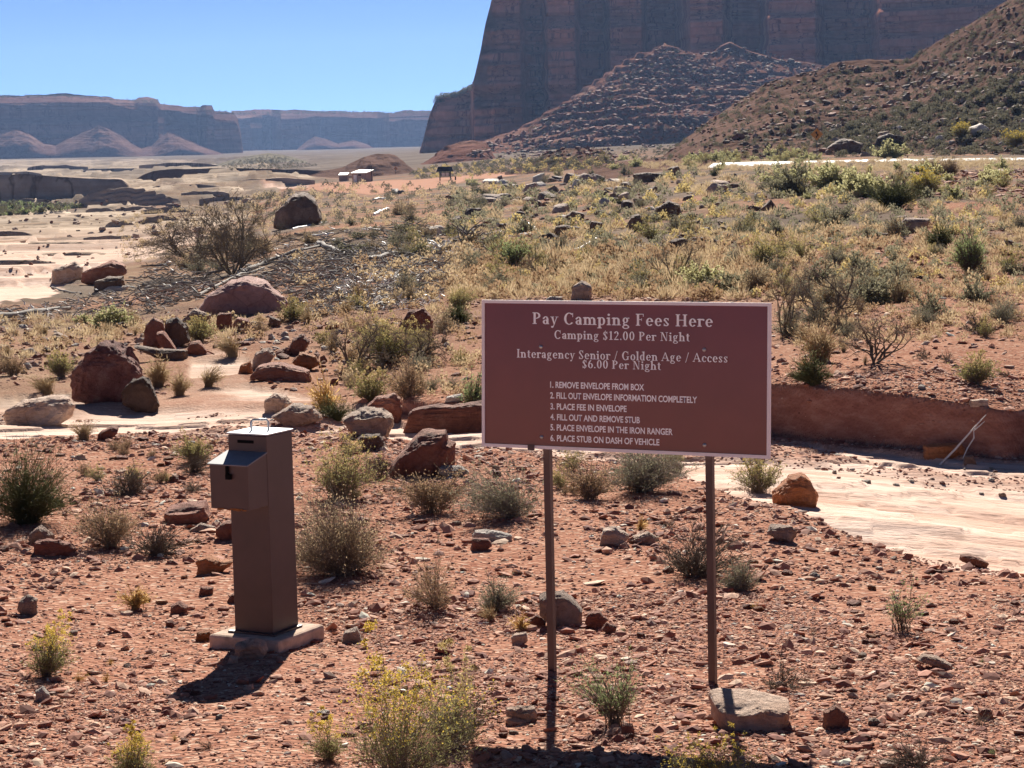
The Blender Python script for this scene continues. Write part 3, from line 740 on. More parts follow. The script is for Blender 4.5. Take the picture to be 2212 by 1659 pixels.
def serif_line(text, x0, x1, y, cap, z):
    parts, x = [], 0.0
    for ch in text:
        g, adv = G_[ch]
        for P2, f in g: parts.append((P2 + [x, 0], f))
        x += adv + .075
    k = (x1 - x0) / (x - .075)
    mb = MB()
    for n, (P2, f) in enumerate(parts):
        for fsize in (3, 4):
            ff = [q for q in f if len(q) == fsize]
            if ff: mb.add(np.c_[P2[:, 0] * k + x0, np.full(len(P2), 0.0) - z - .00004 * n, P2[:, 1] * cap + y], ff)
    return mb

# ------------------------------------------------------------------ camping fee sign
MAT["signface"] = plain("maroon sign face", (.19, .043, .031), .17, .45, var=.12, scale=2.2)
MAT["signframe"] = plain("pale sign border", (.86, .80, .78), .5, .3, var=.05)
MAT["letters"] = plain("cream lettering", (.97, .95, .92), .5, .3, var=.04)
MAT["signback"] = plain("bare aluminium back", (.3, .3, .3), .4, .5, .7)
YL, YR = 9.50, 8.92
TL, BL = at(1037, 648, YL), at(1047, 963, YL); TR, BR = at(1663, 655, YR), at(1667, 990, YR)
ctr = (TL + TR + BL + BR) / 4
rv = (TR + BR - TL - BL) / 2; W_S = float(np.linalg.norm(rv[:2])); H_S = float((TL[2] + TR[2] - BL[2] - BR[2]) / 2)
yaw = math.atan2(rv[1], rv[0]); roll_s = math.atan2(rv[2], W_S)
sg_ = tag(empty("camping_fee_sign", (ctr[0], ctr[1], float(ground_z(ctr[0], ctr[1]))), yaw),
          "maroon camping fee sign with cream lettering and pale border on two thin posts", "sign")
zc = ctr[2] - sg_.location.z
board = empty("board", (0, 0, zc)); board.parent = sg_; board.rotation_euler = (R(-3.0), -roll_s, 0)
bw = .0135
bevel(MB().box((0, .002, 0), (W_S - .004, .006, H_S - .004)).build("panel", MAT["signface"], board), .001)
fr = MB()
fr.box((0, -.0005, H_S / 2 - bw / 2), (W_S, .012, bw)).box((0, -.0005, -H_S / 2 + bw / 2), (W_S, .012, bw))
fr.box((-W_S / 2 + bw / 2, -.0005, 0), (bw, .0118, H_S - 2 * bw)).box((W_S / 2 - bw / 2, -.0005, 0), (bw, .0118, H_S - 2 * bw))
fr.build("border", MAT["signframe"], board)
def sx_of(a): return (a * YL / (YR + a * (YL - YR)) - .5) * W_S
def sz_of(f): return (.5 - f) * H_S
LN = [("Pay Camping Fees Here", .174, .800, .1585, .078), ("Camping $12.00 Per Night", .249, .720, .2555, .057),
      ("Interagency Senior / Golden Age / Access", .120, .853, .387, .057), ("$6.00 Per Night", .346, .620, .4467, .055)]
for tx_, a0, a1, f, cap in LN:
    serif_line(tx_, sx_of(a0), sx_of(a1), sz_of(f), cap * H_S, .0016).build("lettering", MAT["letters"], board)
LN2 = [("1. REMOVE ENVELOPE FROM BOX", .2355, .5615, .584), ("2. FILL OUT ENVELOPE INFORMATION COMPLETELY", .2355, .745, .656), ("3. PLACE FEE IN ENVELOPE", .2365, .501, .730),
       ("4. FILL OUT AND REMOVE STUB", .2365, .547, .8016), ("5. PLACE ENVELOPE IN THE IRON RANGER", .2365, .661, .871), ("6. PLACE STUB ON DASH OF VEHICLE", .2365, .615, .943)]
dg = None
for tx_, a0, a1, f in LN2:
    cu = bpy.data.curves.new("lettering", 'FONT'); cu.body = tx_; cu.size = 1.0; cu.fill_mode = 'FRONT'; cu.offset = .026
    to = bpy.data.objects.new("lettering", cu); col.objects.link(to)
    bpy.context.view_layer.update()
    me = bpy.data.meshes.new_from_object(to.evaluated_get(bpy.context.evaluated_depsgraph_get()))
    bpy.data.objects.remove(to); bpy.data.curves.remove(cu)
    n = len(me.vertices); co = np.empty(n * 3, np.float32); me.vertices.foreach_get("co", co); co = co.reshape(-1, 3)
    x0, x1 = sx_of(a0), sx_of(a1); caph = .042 * H_S
    caps_ = .73
    co2 = np.c_[(co[:, 0] - co[:, 0].min()) / np.ptp(co[:, 0]) * (x1 - x0) + x0, np.full(n, -.0017), co[:, 1] / caps_ * caph + sz_of(f)].astype(np.float32)
    me.vertices.foreach_set("co", co2.ravel()); me.materials.clear(); me.materials.append(MAT["letters"]); me.update()
    link("lettering", me, board)
for a, f in ((.2035, .312), (.769, .3086), (.206, .92), (.772, .929)):
    b_ = MB(); r_ = .0085
    rings = [[(sx_of(a) + r_ * k * math.cos(t), -.001 - d, sz_of(f) + r_ * k * math.sin(t)) for t in np.linspace(0, 2 * math.pi, 12, endpoint=False)] for k, d in ((1, 0), (.95, .003), (.6, .0055), (.05, .0065))]
    b_.add(np.array(rings).reshape(-1, 3), [[i * 12 + j, i * 12 + (j + 1) % 12, (i + 1) * 12 + (j + 1) % 12, (i + 1) * 12 + j] for i in range(3) for j in range(12)])
    b_.build("bolt", MAT["zinc"], board, smooth=True)
MB().box((sx_of(.172), -.0085, -H_S / 2 + .004), (.03, .006, .022)).build("bracket", MAT["brown"], board)
for a, vb in ((.206, 1455), (.772, 1508)):
    x = sx_of(a)
    wp = np.array([ctr[0] + math.cos(yaw) * x, ctr[1] + math.sin(yaw) * x])
    gz = float(ground_z(wp[0], wp[1])) - sg_.location.z
    p = MB(); top = zc + H_S * .42
    for dx in (-.0125, .0125): p.box((x + dx, .040, (top + gz - .15) / 2), (.004, .026, top - gz + .15))
    p.box((x, .0545, (top + gz - .15) / 2), (.029, .004, top - gz + .15))
    p.box((x, .0285, (top + gz - .15) / 2), (.029, .004, top - gz + .15))
    p.build("post", MAT["brown"], sg_)

# ------------------------------------------------------------------ far small structures
MAT["tanwall"] = plain("tan plaster wall", (.36, .245, .19), .9, .15)
MAT["roof"] = plain("pale metal roof", (.56, .52, .45), .5, .4, .1)
MAT["darkwood"] = plain("dark timber", (.035, .032, .034), .8, .2)
MAT["paper"] = plain("posters", (.62, .60, .58), .7, .2)
MAT["orangesign"] = plain("orange sign face", (.62, .22, .03), .5, .4)
MAT["steel"] = plain("dull steel post", (.16, .15, .14), .6, .4, .3)
MAT["white"] = plain("white paint", (.75, .74, .7), .5, .3)
def ground_at(u, v):
    p = hit(u, v); return np.array(p)
def pm(p): return p[1] / F            # metres per picture unit there
p = ground_at(1260 * .5486 + 92, 393); k = pm(p)
oh = tag(empty("restroom_hut", p, R(-25)), "small tan restroom hut with pale sloping roof, a door and a dark vent pipe", "restroom")
w, d, hh = 34 * k, 30 * k, 19 * k
m = MB(); prism(m, [(-d / 2, 0), (d / 2, 0), (d / 2, hh * 1.28), (-d / 2, hh)], -w / 2, w / 2); m.build("wall", MAT["tanwall"], oh)
m = MB(); prism(m, [(-d * .6, hh * .99), (d * .58, hh * 1.31), (d * .58, hh * 1.36), (-d * .6, hh * 1.06)], -w * .56, w * .56); m.build("roof", MAT["roof"], oh)
MB().box((-w * .28, -d / 2 - .03, hh * .42), (w * .22, .06, hh * .8)).build("door", MAT["white"], oh)
MB().box((w * .05, -d / 2 - .03, hh * .8), (w * .2, .06, hh * .16)).build("vent_window", MAT["black"], oh)
MB().tube([(w * .58, d * .2, 0), (w * .58, d * .2, hh * 1.75)], .9 * k, 8).build("vent_pipe", MAT["darkwood"], oh)
p = ground_at(743, 391.5); k = pm(p)
o2 = tag(empty("restroom_hut", p, R(-8)), "smaller tan hut with a flat pale roof, behind the hut with the vent pipe", "restroom")
w, d, hh = 18 * k, 16 * k, 13 * k
MB().box((0, 0, hh / 2), (w, d, hh)).build("wall", MAT["tanwall"], o2)
m = MB(); prism(m, [(-d * .6, hh * 1.0), (d * .6, hh * 1.38), (d * .6, hh * 1.42), (-d * .6, hh * 1.07)], -w * .55, w * .55); m.build("roof", MAT["roof"], o2)
p = ground_at(962, 390); k = pm(p)
ks = tag(empty("notice_kiosk", p, R(-6)), "dark timber notice kiosk with hipped roof and pale posters beside the dirt pullout", "kiosk")
for sx_ in (-11.5, 11.5): MB().box((sx_ * k, 0, 11 * k), (2.2 * k, 2.2 * k, 22 * k)).build("post", MAT["darkwood"], ks)
m = MB(); rw, rd = 18 * k, 9 * k
m.add([[-rw, -rd, 20 * k], [rw, -rd, 20 * k], [rw, rd, 20 * k], [-rw, rd, 20 * k], [-rw * .82, 0, 30 * k], [rw * .82, 0, 30 * k]], [[0, 1, 5, 4], [2, 3, 4, 5]])
m.add([[-rw, -rd, 20 * k], [rw, -rd, 20 * k], [rw, rd, 20 * k], [-rw, rd, 20 * k], [-rw * .82, 0, 30 * k], [rw * .82, 0, 30 * k]], [[1, 2, 5], [3, 0, 4]])
m.box((0, 0, 19.6 * k), (rw * 1.96, rd * 1.96, .8 * k)); m.build("roof", MAT["darkwood"], ks)
pn = MB().box((0, 0, 13.5 * k), (20 * k, .8 * k, 9 * k)).box((0, 0, 7.6 * k), (21 * k, 1 * k, 1.4 * k)).build("notice_board", MAT["darkwood"], ks)
for sx_ in (-4.2, 4.2): MB().box((sx_ * k, -.6 * k, 13.5 * k), (7 * k, .2 * k, 7 * k)).build("poster", MAT["paper"], pn)
p = ground_at(984, 389); k = pm(p)
tag(MB().box((0, 0, 3.6 * k), (3 * k, 3 * k, 7.4 * k)).box((0, 0, 7.6 * k), (3.6 * k, 3.6 * k, .9 * k)).build("bollard", MAT["darkwood"], None, p), "short dark bollard standing beside the notice kiosk", "bollard")

# highway with its curve warning signs
rp = [(2500, 340), (2212, 344), (2000, 346.5), (1765, 350), (1610, 352.8)]
MAT["asphalt"] = plain("worn asphalt", (.12, .11, .10), .62, .3, var=.1, scale=.6)
rl = np.array([hit(u, v) for u, v in rp])
t_ = np.linspace(0, len(rl) - 1, 120)
cl = np.stack([np.interp(t_, range(len(rl)), rl[:, i]) for i in range(3)], 1)
for _ in range(20): cl[1:-1] = (cl[:-2] + 2 * cl[1:-1] + cl[2:]) / 4
tg = np.gradient(cl, axis=0); nrm = np.stack([-tg[:, 1], tg[:, 0], 0 * tg[:, 0]], 1); nrm /= np.linalg.norm(nrm, axis=1)[:, None]
cl[:, 2] = ground_z(cl[:, 0], cl[:, 1])
for _ in range(40): cl[1:-1, 2] = (cl[:-2, 2] + 2 * cl[1:-1, 2] + cl[2:, 2]) / 4
cl[:, 2] += .10
offs = [-4.6, -3.6, 3.6, 4.6]; dz = [-.6, 0, 0, -.6]
RV = np.stack([cl + nrm * o_ + np.array([0, 0, q]) for o_, q in zip(offs, dz)], 1).reshape(-1, 3)
tag(link("road", mesh("road", RV, [grid_faces(len(cl), 4)], [MAT["asphalt"]])), kind="structure")
for o_, nm in ((-3.3, "road_marking"), (3.3, "road_marking")):
    LV = np.stack([cl + nrm * (o_ + s_) + np.array([0, 0, .006]) for s_ in (-.08, .08)], 1).reshape(-1, 3)
    tag(link(nm, mesh(nm, LV, [grid_faces(len(cl), 2)], [MAT["white"]])), kind="structure")
def warning_sign(u, v, vc, dia, label, yaw_=0.0, arrow=True):
    p = ground_at(u, v); k = pm(p); zc_ = (v - vc) * k
    e = tag(empty("road_sign", p, yaw_), label, "road sign")
    MB().box((0, .05, zc_ / 2), (1.3 * k, 1.3 * k, zc_)).build("post", MAT["steel"], e)
    r_ = dia / 2 * k; pt = MB(); y0 = -.02
    pt.add([[0, y0, zc_ - r_], [r_, y0, zc_], [0, y0, zc_ + r_], [-r_, y0, zc_], [0, y0 + .03, zc_ - r_], [r_, y0 + .03, zc_], [0, y0 + .03, zc_ + r_], [-r_, y0 + .03, zc_]],
           [[0, 1, 2, 3], [7, 6, 5, 4], [0, 4, 5, 1], [1, 5, 6, 2], [2, 6, 7, 3], [3, 7, 4, 0]])
    f = pt.build("panel", MAT["orangesign"], e)
    if arrow:
        a = MB(); a_ = r_ * .5
        pth = np.array([(-.15, -1), (-.15, -.62), (.3, -.3), (.3, -.02), (-.18, .3), (-.18, .55)]) * a_
        for (x0, z0), (x1, z1) in zip(pth[:-1], pth[1:]):
            L = math.hypot(x1 - x0, z1 - z0); 
            a.box(((x0 + x1) / 2, y0 - .012, zc_ + (z0 + z1) / 2), (a_ * .3, .01, L + a_ * .2), ry=math.atan2(x1 - x0, z1 - z0))
        q = np.array([(-.6, .45), (.24, .45), (-.18, 1.05)]) * a_
        a.add([[x, y0 - .018, zc_ + z] for x, z in q], [[0, 1, 2]])
        a.build("arrow", MAT["black"], f)
warning_sign(1765, 349, 291, 27, "orange diamond winding road sign on a steel post beside the highway")
warning_sign(855, 374, 364, 9, "tiny orange diamond road sign in front of the dark mound behind the huts", 0, False)
# ------------------------------------------------------------------ rocks
import bmesh
ICO = {}
def ico(n):
    if n not in ICO:
        bm = bmesh.new(); bmesh.ops.create_icosphere(bm, subdivisions=n, radius=1.0)
        v = np.array([x.co for x in bm.verts]); f = np.array([[x.index for x in q.verts] for q in bm.faces]); bm.free()
        ICO[n] = (v / np.linalg.norm(v, axis=1)[:, None], f)
    return ICO[n]
def rock_shape(outline, D, seed, sub=4, e=.62, rough=.05, cuts=7, tilt=.22):
    """outline: star shaped polygon (x,z) about its centre; D: half depth."""
    d, f = ico(sub); r = np.random.default_rng(seed)
    P = np.asarray(outline, float)
    ang = np.arctan2(P[:, 1], P[:, 0]); P = P[np.argsort(ang)]
    fi = np.linspace(-math.pi, math.pi, 361); best = np.zeros(361)
    for i in range(len(P)):
        a, b = P[i], P[(i + 1) % len(P)]
        c, s_ = np.cos(fi), np.sin(fi); e_ = b - a
        den = c * e_[1] - s_ * e_[0]; den = np.where(abs(den) < 1e-9, 1e-9, den)
        t = (a[0] * e_[1] - a[1] * e_[0]) / den; q = (a[0] * s_ - a[1] * c) / den
        ok = (t > 0) & (q >= -.001) & (q <= 1.001)
        best = np.where(ok & (t > best), t, best)
    best = np.where(best <= 0, np.median(best), best)
    k = np.array([1, 2, 3, 2, 1]) / 9.0
    best = np.convolve(np.r_[best[-3:-1], best, best[1:3]], k, 'valid')
    ph = np.arctan2(d[:, 2], d[:, 0]); Sr = np.interp(ph, fi, best)
    c = np.sqrt(d[:, 0] ** 2 + d[:, 2] ** 2); s_ = d[:, 1]
    c2, s2 = c ** e, np.sign(s_) * np.abs(s_) ** e
    size = float(best.mean())
    fac = np.ones(len(d))
    for _ in range(cuts):
        n = r.normal(size=3); n[1] *= 1.2; n /= np.linalg.norm(n)
        dk = r.uniform(.72, .93) if abs(n[1]) > .35 else r.uniform(.9, .98); q = d @ n
        fac = np.minimum(fac, np.where(q > .05, dk / np.maximum(q, .05), 9))
    lump = 1 + rough * 1.6 * fbm(d[:, 0] * 1.7 + seed, d[:, 1] * 1.7, d[:, 2] * 1.7, s=seed, o=3) + rough * 1.0 * fbm(d[:, 0] * 6, d[:, 1] * 6 + seed, d[:, 2] * 6, s=seed + 3, o=4)
    V = np.stack([Sr * np.cos(ph) * c2, D * s2 * fac, Sr * np.sin(ph) * c2 * np.where(d[:, 2] > 0, 1 - tilt * np.clip(.5 - s2, 0, 1.5) / 1.5, 1) * np.where((d[:, 0] ** 2 + d[:, 2] ** 2) > 0, np.minimum(1, .35 + .65 * fac), 1)], 1) * lump[:, None]
    V[:, 0] *= (1 + .12 * s2 * r.uniform(-1, 1)); V[:, 2] -= .10 * size * np.maximum(s2, 0) * r.uniform(-.5, 1)
    return V, f
def slabs(n):
    pass
HEROES = []           # (u, v, phrase) used when describing scattered neighbours
def hero_rock(name, label, cat, mat, outline, dr=.8, sub=4, e=.55, rough=.06, cuts=22, tilt=.25, seed=None, lift=0):
    O = np.asarray(outline, float)
    uc, vb = (O[:, 0].min() + O[:, 0].max()) / 2, O[:, 1].max() - lift
    p = hit(uc, vb)
    w_, h_ = np.ptp(O[:, 0]), np.ptp(O[:, 1])
    D = .5 * dr * min(w_, 1.6 * h_) * p[1] / F
    Yr = p[1] + D * .75
    Wp = at(O[:, 0], O[:, 1], Yr)
    low = Wp[:, 2] < Wp[:, 2].min() + .2 * np.ptp(Wp[:, 2])
    Wp[low, 2] -= .10 * np.ptp(Wp[:, 2]) + .01
    c0 = np.array([(Wp[:, 0].min() + Wp[:, 0].max()) / 2, Yr, (Wp[:, 2].min() + Wp[:, 2].max()) / 2])
    sd_ = seed if seed is not None else int(abs(uc * 13 + vb * 7)) % 9973
    V_, F_ = rock_shape(np.stack([Wp[:, 0] - c0[0], Wp[:, 2] - c0[2]], 1), D, sd_, 5 if np.ptp(O[:, 0]) > 55 else 4, min(e, .58), rough * 1.5, cuts, tilt)
    o = link(name, mesh(name, V_, [F_], [MAT[mat]], smooth=True), None, c0)
    m_ = o.modifiers.new("edges", 'EDGE_SPLIT'); m_.split_angle = R(18)
    return tag(o, label, cat)
RK = [
 # near gravel, lower left
 ("slab", "jagged red slab lying below the brown pyramid shaped stone", "rock", "redbed", [(73,1201),(73,1168),(100,1162),(127,1163),(133,1169),(150,1173),(163,1186),(157,1194),(100,1199)], .7),
 ("rock", "grey brown pyramid shaped stone perched just behind the jagged red slab", "rock", "grey", [(63,1174),(63,1153),(87,1133),(113,1156),(112,1166),(75,1174)], .9),
 ("rock", "orange slanted rock with dark underside left of the fee post", "rock", "orange", [(428,1236),(426,1209),(448,1199),(480,1212),(502,1208),(498,1221),(467,1234),(447,1239)], .8),
 ("rock", "small squarish red stone below the orange slanted rock", "rock", "red", [(430,1286),(433,1266),(460,1268),(460,1284)], .9),
 ("rock", "red triangular stone half hidden by the fee post", "rock", "red", [(488,1301),(497,1286),(513,1274),(530,1280),(530,1300)], .9),
 ("rock", "small rounded red stone right of the golden grass tuft", "rock", "red", [(367,1323),(370,1306),(387,1298),(407,1309),(402,1323),(383,1327)], .9),
 ("rock", "lilac grey upright stone at the left with a pale flake beside it", "rock", "grey", [(38,1319),(43,1293),(60,1284),(80,1293),(80,1323),(60,1328)], .8),
 ("rock", "small pale pink stone below the little yellow flowered bush", "rock", "pale", [(77,1513),(78,1489),(92,1482),(107,1499),(107,1509),(93,1515)], .9),
 ("rock", "rounded brown stone leaning on the pad in the fee post's shadow", "rock", "tan", [(503,1422),(510,1392),(550,1376),(573,1388),(578,1406),(567,1423)], .9),
 ("rock", "small stone in the fee post's shadow below the rounded brown stone", "rock", "tan", [(490,1433),(497,1414),(513,1416),(515,1434)], .9),
 ("slab", "flat orange stone touching the left edge of the concrete pad", "rock", "orange", [(423,1380),(425,1363),(453,1361),(461,1370),(447,1384)], .9),
 ("rock", "little round red stone left of the flat orange stone", "rock", "red", [(357,1353),(360,1341),(373,1339),(378,1349),(370,1355)], 1),
 # left middle
 ("boulder", "big rounded conglomerate boulder of rough red rock on the slickrock", "boulder", "cong", [(160,855),(162,798),(170,778),(193,748),(217,736),(253,740),(277,755),(293,778),(302,805),(297,825),(267,867),(200,868)], .8, 5, .6, .09),
 ("boulder", "dark tilted boulder leaning against the big conglomerate boulder", "boulder", "dark", [(267,871),(267,845),(283,815),(307,808),(322,821),(333,845),(343,873),(337,893),(300,886)], .8),
 ("boulder", "long flat topped brown boulder lying on the slickrock like a log", "boulder", "tan", [(12,898),(17,881),(50,863),(127,852),(150,855),(160,871),(158,893),(133,906),(50,921),(20,912)], .9, 5),
 ("block", "squared red block with flat tan top left of the envelope box", "rock", "redbed", [(358,1130),(360,1097),(375,1090),(443,1080),(453,1115),(437,1131)], 1.1, 4, .42, .03, 8, .5),
 ("rock", "dark red stone on the gravel bank above the grey twig bush", "rock", "red", [(210,951),(213,935),(240,920),(255,925),(253,938),(233,951)], .8),
 ("slab", "flat grey stone just below the squared red block", "rock", "grey", [(403,1146),(433,1129),(463,1138),(445,1149)], .9),
 ("rock", "brown stone wedged behind the left edge of the fee post", "rock", "red", [(467,1153),(468,1138),(490,1122),(520,1125),(520,1160),(483,1167)], .8),
 ("boulder", "brown boulder standing behind the fee post's steel handle", "boulder", "tan", [(572,885),(572,861),(593,848),(617,855),(630,871),(595,893)], .8),
 ("slab", "pale grey sloping slab right behind the fee post's top", "boulder", "grey", [(587,900),(633,869),(677,873),(692,907),(633,923)], 1.0),
 ("rock", "orange brown stone left end of the rubble heap by the wash", "rock", "orange", [(513,807),(520,788),(540,777),(547,806)], .8),
 ("rock", "grey round topped stone resting on the rubble heap by the wash", "rock", "grey", [(543,793),(550,761),(580,750),(595,765),(582,787),(550,798)], .8),
 ("rock", "reddish upright stone at the top of the rubble heap by the wash", "rock", "red", [(623,750),(633,731),(653,721),(668,738),(653,762),(630,768)], .8),
 ("rock", "orange faced stone at the right of the rubble heap by the wash", "rock", "orange", [(632,783),(647,760),(683,766),(689,789),(653,800)], .8),
 ("boulder", "broad low ledge of red rock under the rubble heap by the wash", "boulder", "redbed", [(538,816),(560,788),(600,780),(667,800),(672,823),(600,823)], 1.2),
 ("boulder", "left red boulder of the clustered boulders above the wash", "boulder", "red", [(310,755),(315,698),(333,682),(353,690),(358,715),(336,757)], .8),
 ("boulder", "tallest grey brown boulder of the clustered boulders above the wash", "boulder", "dark", [(353,727),(357,690),(383,684),(403,704),(410,736),(380,750)], .8),
 ("boulder", "slanted red stone in the middle of the clustered boulders", "boulder", "red", [(337,718),(353,713),(381,748),(367,757),(343,740)], .9),
 ("boulder", "purple red wedge right of the clustered boulders above the wash", "boulder", "red", [(405,760),(412,737),(430,735),(448,758),(440,767),(420,766)], .9),
 ("boulder", "dark low boulder in front of the clustered boulders", "boulder", "dark", [(283,742),(333,752),(403,755),(401,780),(333,772)], .8),
 ("boulder", "large smooth red dome shaped boulder beside the driftwood", "boulder", "dome", [(428,670),(457,631),(500,604),(540,596),(573,607),(600,629),(622,655),(613,673),(533,678)], 1.0, 5, .75, .05, 3),
 ("slab", "grey white slab leaning at the foot of the red dome boulder", "boulder", "grey", [(393,693),(420,664),(453,678),(452,707),(400,707)], .8),
 ("rock", "blocky red stone below the red dome boulder", "rock", "red", [(467,707),(470,675),(500,673),(502,713)], .8),
 ("rock", "brown tilted stone right of the blocky red stone", "rock", "redbed", [(502,704),(512,684),(538,690),(545,712),(520,716)], .8),
 ("rock", "dark stone below the right end of the red dome boulder", "rock", "dark", [(576,702),(584,682),(606,690),(606,706)], .8),
 ("boulder", "left barrel shaped boulder of the trio on the left slope", "boulder", "tan", [(113,610),(115,581),(160,564),(177,574),(181,600),(133,613)], .8),
 ("boulder", "middle reddish boulder of the trio on the left slope", "boulder", "red", [(180,607),(183,585),(240,560),(268,571),(271,590),(233,603),(200,613)], .8),
 ("boulder", "lowest dark boulder of the trio on the left slope", "boulder", "dark", [(203,630),(205,608),(233,597),(263,597),(266,617),(217,630)], .8),
 ("slab", "flat pale pink slab under the dark boulder on the left slope", "rock", "pale", [(215,630),(233,618),(281,616),(268,630)], .9),
 ("boulder", "large dark lone boulder standing above the driftwood", "boulder", "dark", [(592,489),(597,458),(618,432),(633,419),(657,415),(683,434),(696,473),(667,491)], .9, 5, .6, .05),
 # centre
 ("boulder", "tan topped round boulder between fee post and sign", "boulder", "tan", [(744,907),(757,891),(787,880),(827,880),(846,895),(848,921),(830,942),(787,942),(757,930)], .9, 5, .55),
 ("boulder", "tilted red slab standing behind the tan topped boulder", "boulder", "redbed", [(790,905),(792,876),(817,855),(854,845),(865,858),(865,919),(840,919)], .7),
 ("rock", "dark stone tucked under the tan topped boulder", "rock", "dark", [(770,952),(778,938),(820,936),(838,972),(797,968)], .8),
 ("boulder", "sharp red wedge shaped boulder in front of the low red ledge", "boulder", "red", [(837,1018),(851,995),(885,955),(911,927),(964,925),(966,949),(982,957),(977,1006),(937,1024),(887,1027)], .7, 5, .6, .05, 4),
 ("rock", "pale grey stone at the right foot of the red wedge boulder", "rock", "pale", [(946,1020),(951,1006),(991,1003),(1015,1018),(977,1032)], .9),
 ("boulder", "long low red ledge of rock reaching behind the sign's left edge", "boulder", "redbed", [(872,932),(880,890),(900,879),(960,872),(1020,866),(1100,868),(1100,936),(937,938)], .5, 5, .45, .04),
 ("slab", "flat tan stone on top of the low red ledge", "rock", "pale", [(960,868),(964,857),(997,849),(1001,861),(990,868)], .9),
 ("boulder", "red boulder with slanted top behind the yellow bush", "boulder", "red", [(862,705),(885,667),(914,660),(935,691),(936,730),(890,730)], .7),
 ("slab", "flat tan stone left of the sign's left post", "rock", "pale", [(1018,1160),(1027,1145),(1057,1143),(1102,1155),(1102,1167),(1064,1171)], .9),
 ("rock", "broken red stone tucked under the flat tan stone", "rock", "red", [(1016,1184),(1021,1161),(1057,1164),(1062,1180),(1044,1189)], .7),
 ("rock", "rounded brown stone, left one of a pair between the sign posts", "rock", "tan", [(1295,1174),(1304,1143),(1331,1135),(1358,1153),(1345,1170),(1304,1178)], .9),
 ("rock", "pointed tan stone, right one of a pair between the sign posts", "rock", "tan", [(1355,1168),(1371,1157),(1401,1147),(1418,1159),(1412,1174),(1381,1175)], .9),
 ("block", "grey brown squared block behind the sign's left post", "rock", "grey", [(1165,1328),(1167,1287),(1175,1282),(1217,1277),(1241,1296),(1258,1316),(1254,1352),(1204,1354)], .7, 4, .5, .03),
 ("rock", "round red stone right of the grey brown block", "rock", "red", [(1263,1346),(1271,1323),(1297,1320),(1312,1336),(1291,1359)], .8),
 ("rock", "small red stone beside the round red stone", "rock", "red", [(1300,1360),(1311,1341),(1332,1352),(1327,1370)], .8),
 ("rock", "small tan topped stone below the golden tuft by the left post", "rock", "tan", [(1104,1375),(1110,1368),(1137,1363),(1140,1383),(1124,1395),(1107,1390)], .8),
 ("rock", "low red stone left of the grey brown block", "rock", "red", [(1136,1353),(1140,1336),(1160,1326),(1178,1340),(1176,1354)], .8),
 ("slab", "split tan plank shaped stone below the left post's foot", "rock", "tan", [(1092,1544),(1094,1526),(1154,1527),(1158,1544),(1151,1560),(1124,1552)], .7),
 ("rock", "dark red stone at the foot of the airy green bush", "rock", "red", [(1341,1590),(1344,1563),(1367,1562),(1372,1584)], .8),
 ("rock", "pale lilac stone right of the concrete pad", "rock", "grey", [(735,1386),(744,1363),(771,1353),(788,1388)], .8),
 ("slab", "large sandstone slab with pale top at the right post's foot", "boulder", "slabtan", [(1543,1550),(1541,1505),(1552,1498),(1600,1498),(1648,1502),(1704,1518),(1702,1550),(1688,1567),(1608,1571),(1565,1575)], 1.3, 5, .42, .04, 8, .42),
 ("rock", "grey mottled stone on the gravel near the slickrock edge", "rock", "grey", [(1655,1150),(1665,1133),(1708,1132),(1721,1146),(1708,1170),(1675,1162)], .9),
 ("boulder", "bright orange rounded boulder right of the sign on slickrock", "boulder", "orange", [(1671,1087),(1671,1065),(1690,1042),(1705,1027),(1728,1020),(1751,1034),(1767,1071),(1762,1089),(1715,1094)], .9, 5, .6),
 ("rock", "brown pyramid stone right of the large sandstone slab", "rock", "red", [(1779,1570),(1781,1536),(1805,1518),(1836,1549),(1829,1570),(1801,1574)], .8),
 ("rock", "small grey brown stone right of the brown pyramid stone", "rock", "grey", [(1873,1565),(1876,1552),(1893,1549),(1902,1558),(1900,1567)], .9),
 ("rock", "dark red cube shaped stone near the lower right edge", "rock", "red", [(2111,1550),(2115,1529),(2141,1530),(2146,1549),(2128,1554)], .9),
 ("rock", "dark red stone resting at the edge of the pale slickrock", "rock", "red", [(2075,1211),(2075,1196),(2098,1197),(2136,1216),(2128,1226)], .8),
 ("slab", "long tan stone lying on the gravel at the right", "rock", "tan", [(1981,1424),(1995,1410),(2030,1420),(2056,1436),(2052,1447),(2015,1435)], .9),
 ("block", "squared red block fallen at the foot of the cut bank", "boulder", "orange", [(1997,988),(1998,962),(2040,958),(2075,957),(2086,978),(2041,991)], .6, 4, .5, .03),
 ("rock", "purple grey stone at the foot of the cut bank", "rock", "grey", [(2080,1003),(2085,984),(2101,980),(2110,1003)], .8),
 ("slab", "tan brick like stone stuck in the lip of the cut bank", "rock", "tan", [(2096,876),(2096,863),(2135,861),(2135,877)], .8, 4, .45, .03),
 ("boulder", "brown standing boulder just above the sign's top edge", "boulder", "tan", [(1234,648),(1237,615),(1257,605),(1277,615),(1275,650)], .8),
 ("slab", "pale flat stone left of the brown standing boulder", "rock", "pale", [(1176,648),(1188,640),(1214,640),(1222,648),(1200,654)], .9),
 # field and roadside
 ("boulder", "largest dark angular boulder in the brushy field", "boulder", "dark", [(1413,473),(1417,448),(1444,432),(1467,441),(1472,462),(1437,473)], .8),
 ("boulder", "dark pointed boulder left of the largest field boulder", "boulder", "dark", [(1353,490),(1364,465),(1381,460),(1395,485),(1381,500)], .8),
 ("boulder", "squat dark boulder with pale neighbour in the brushy field", "boulder", "dark", [(1273,493),(1277,475),(1301,480),(1302,502),(1284,506)], .8),
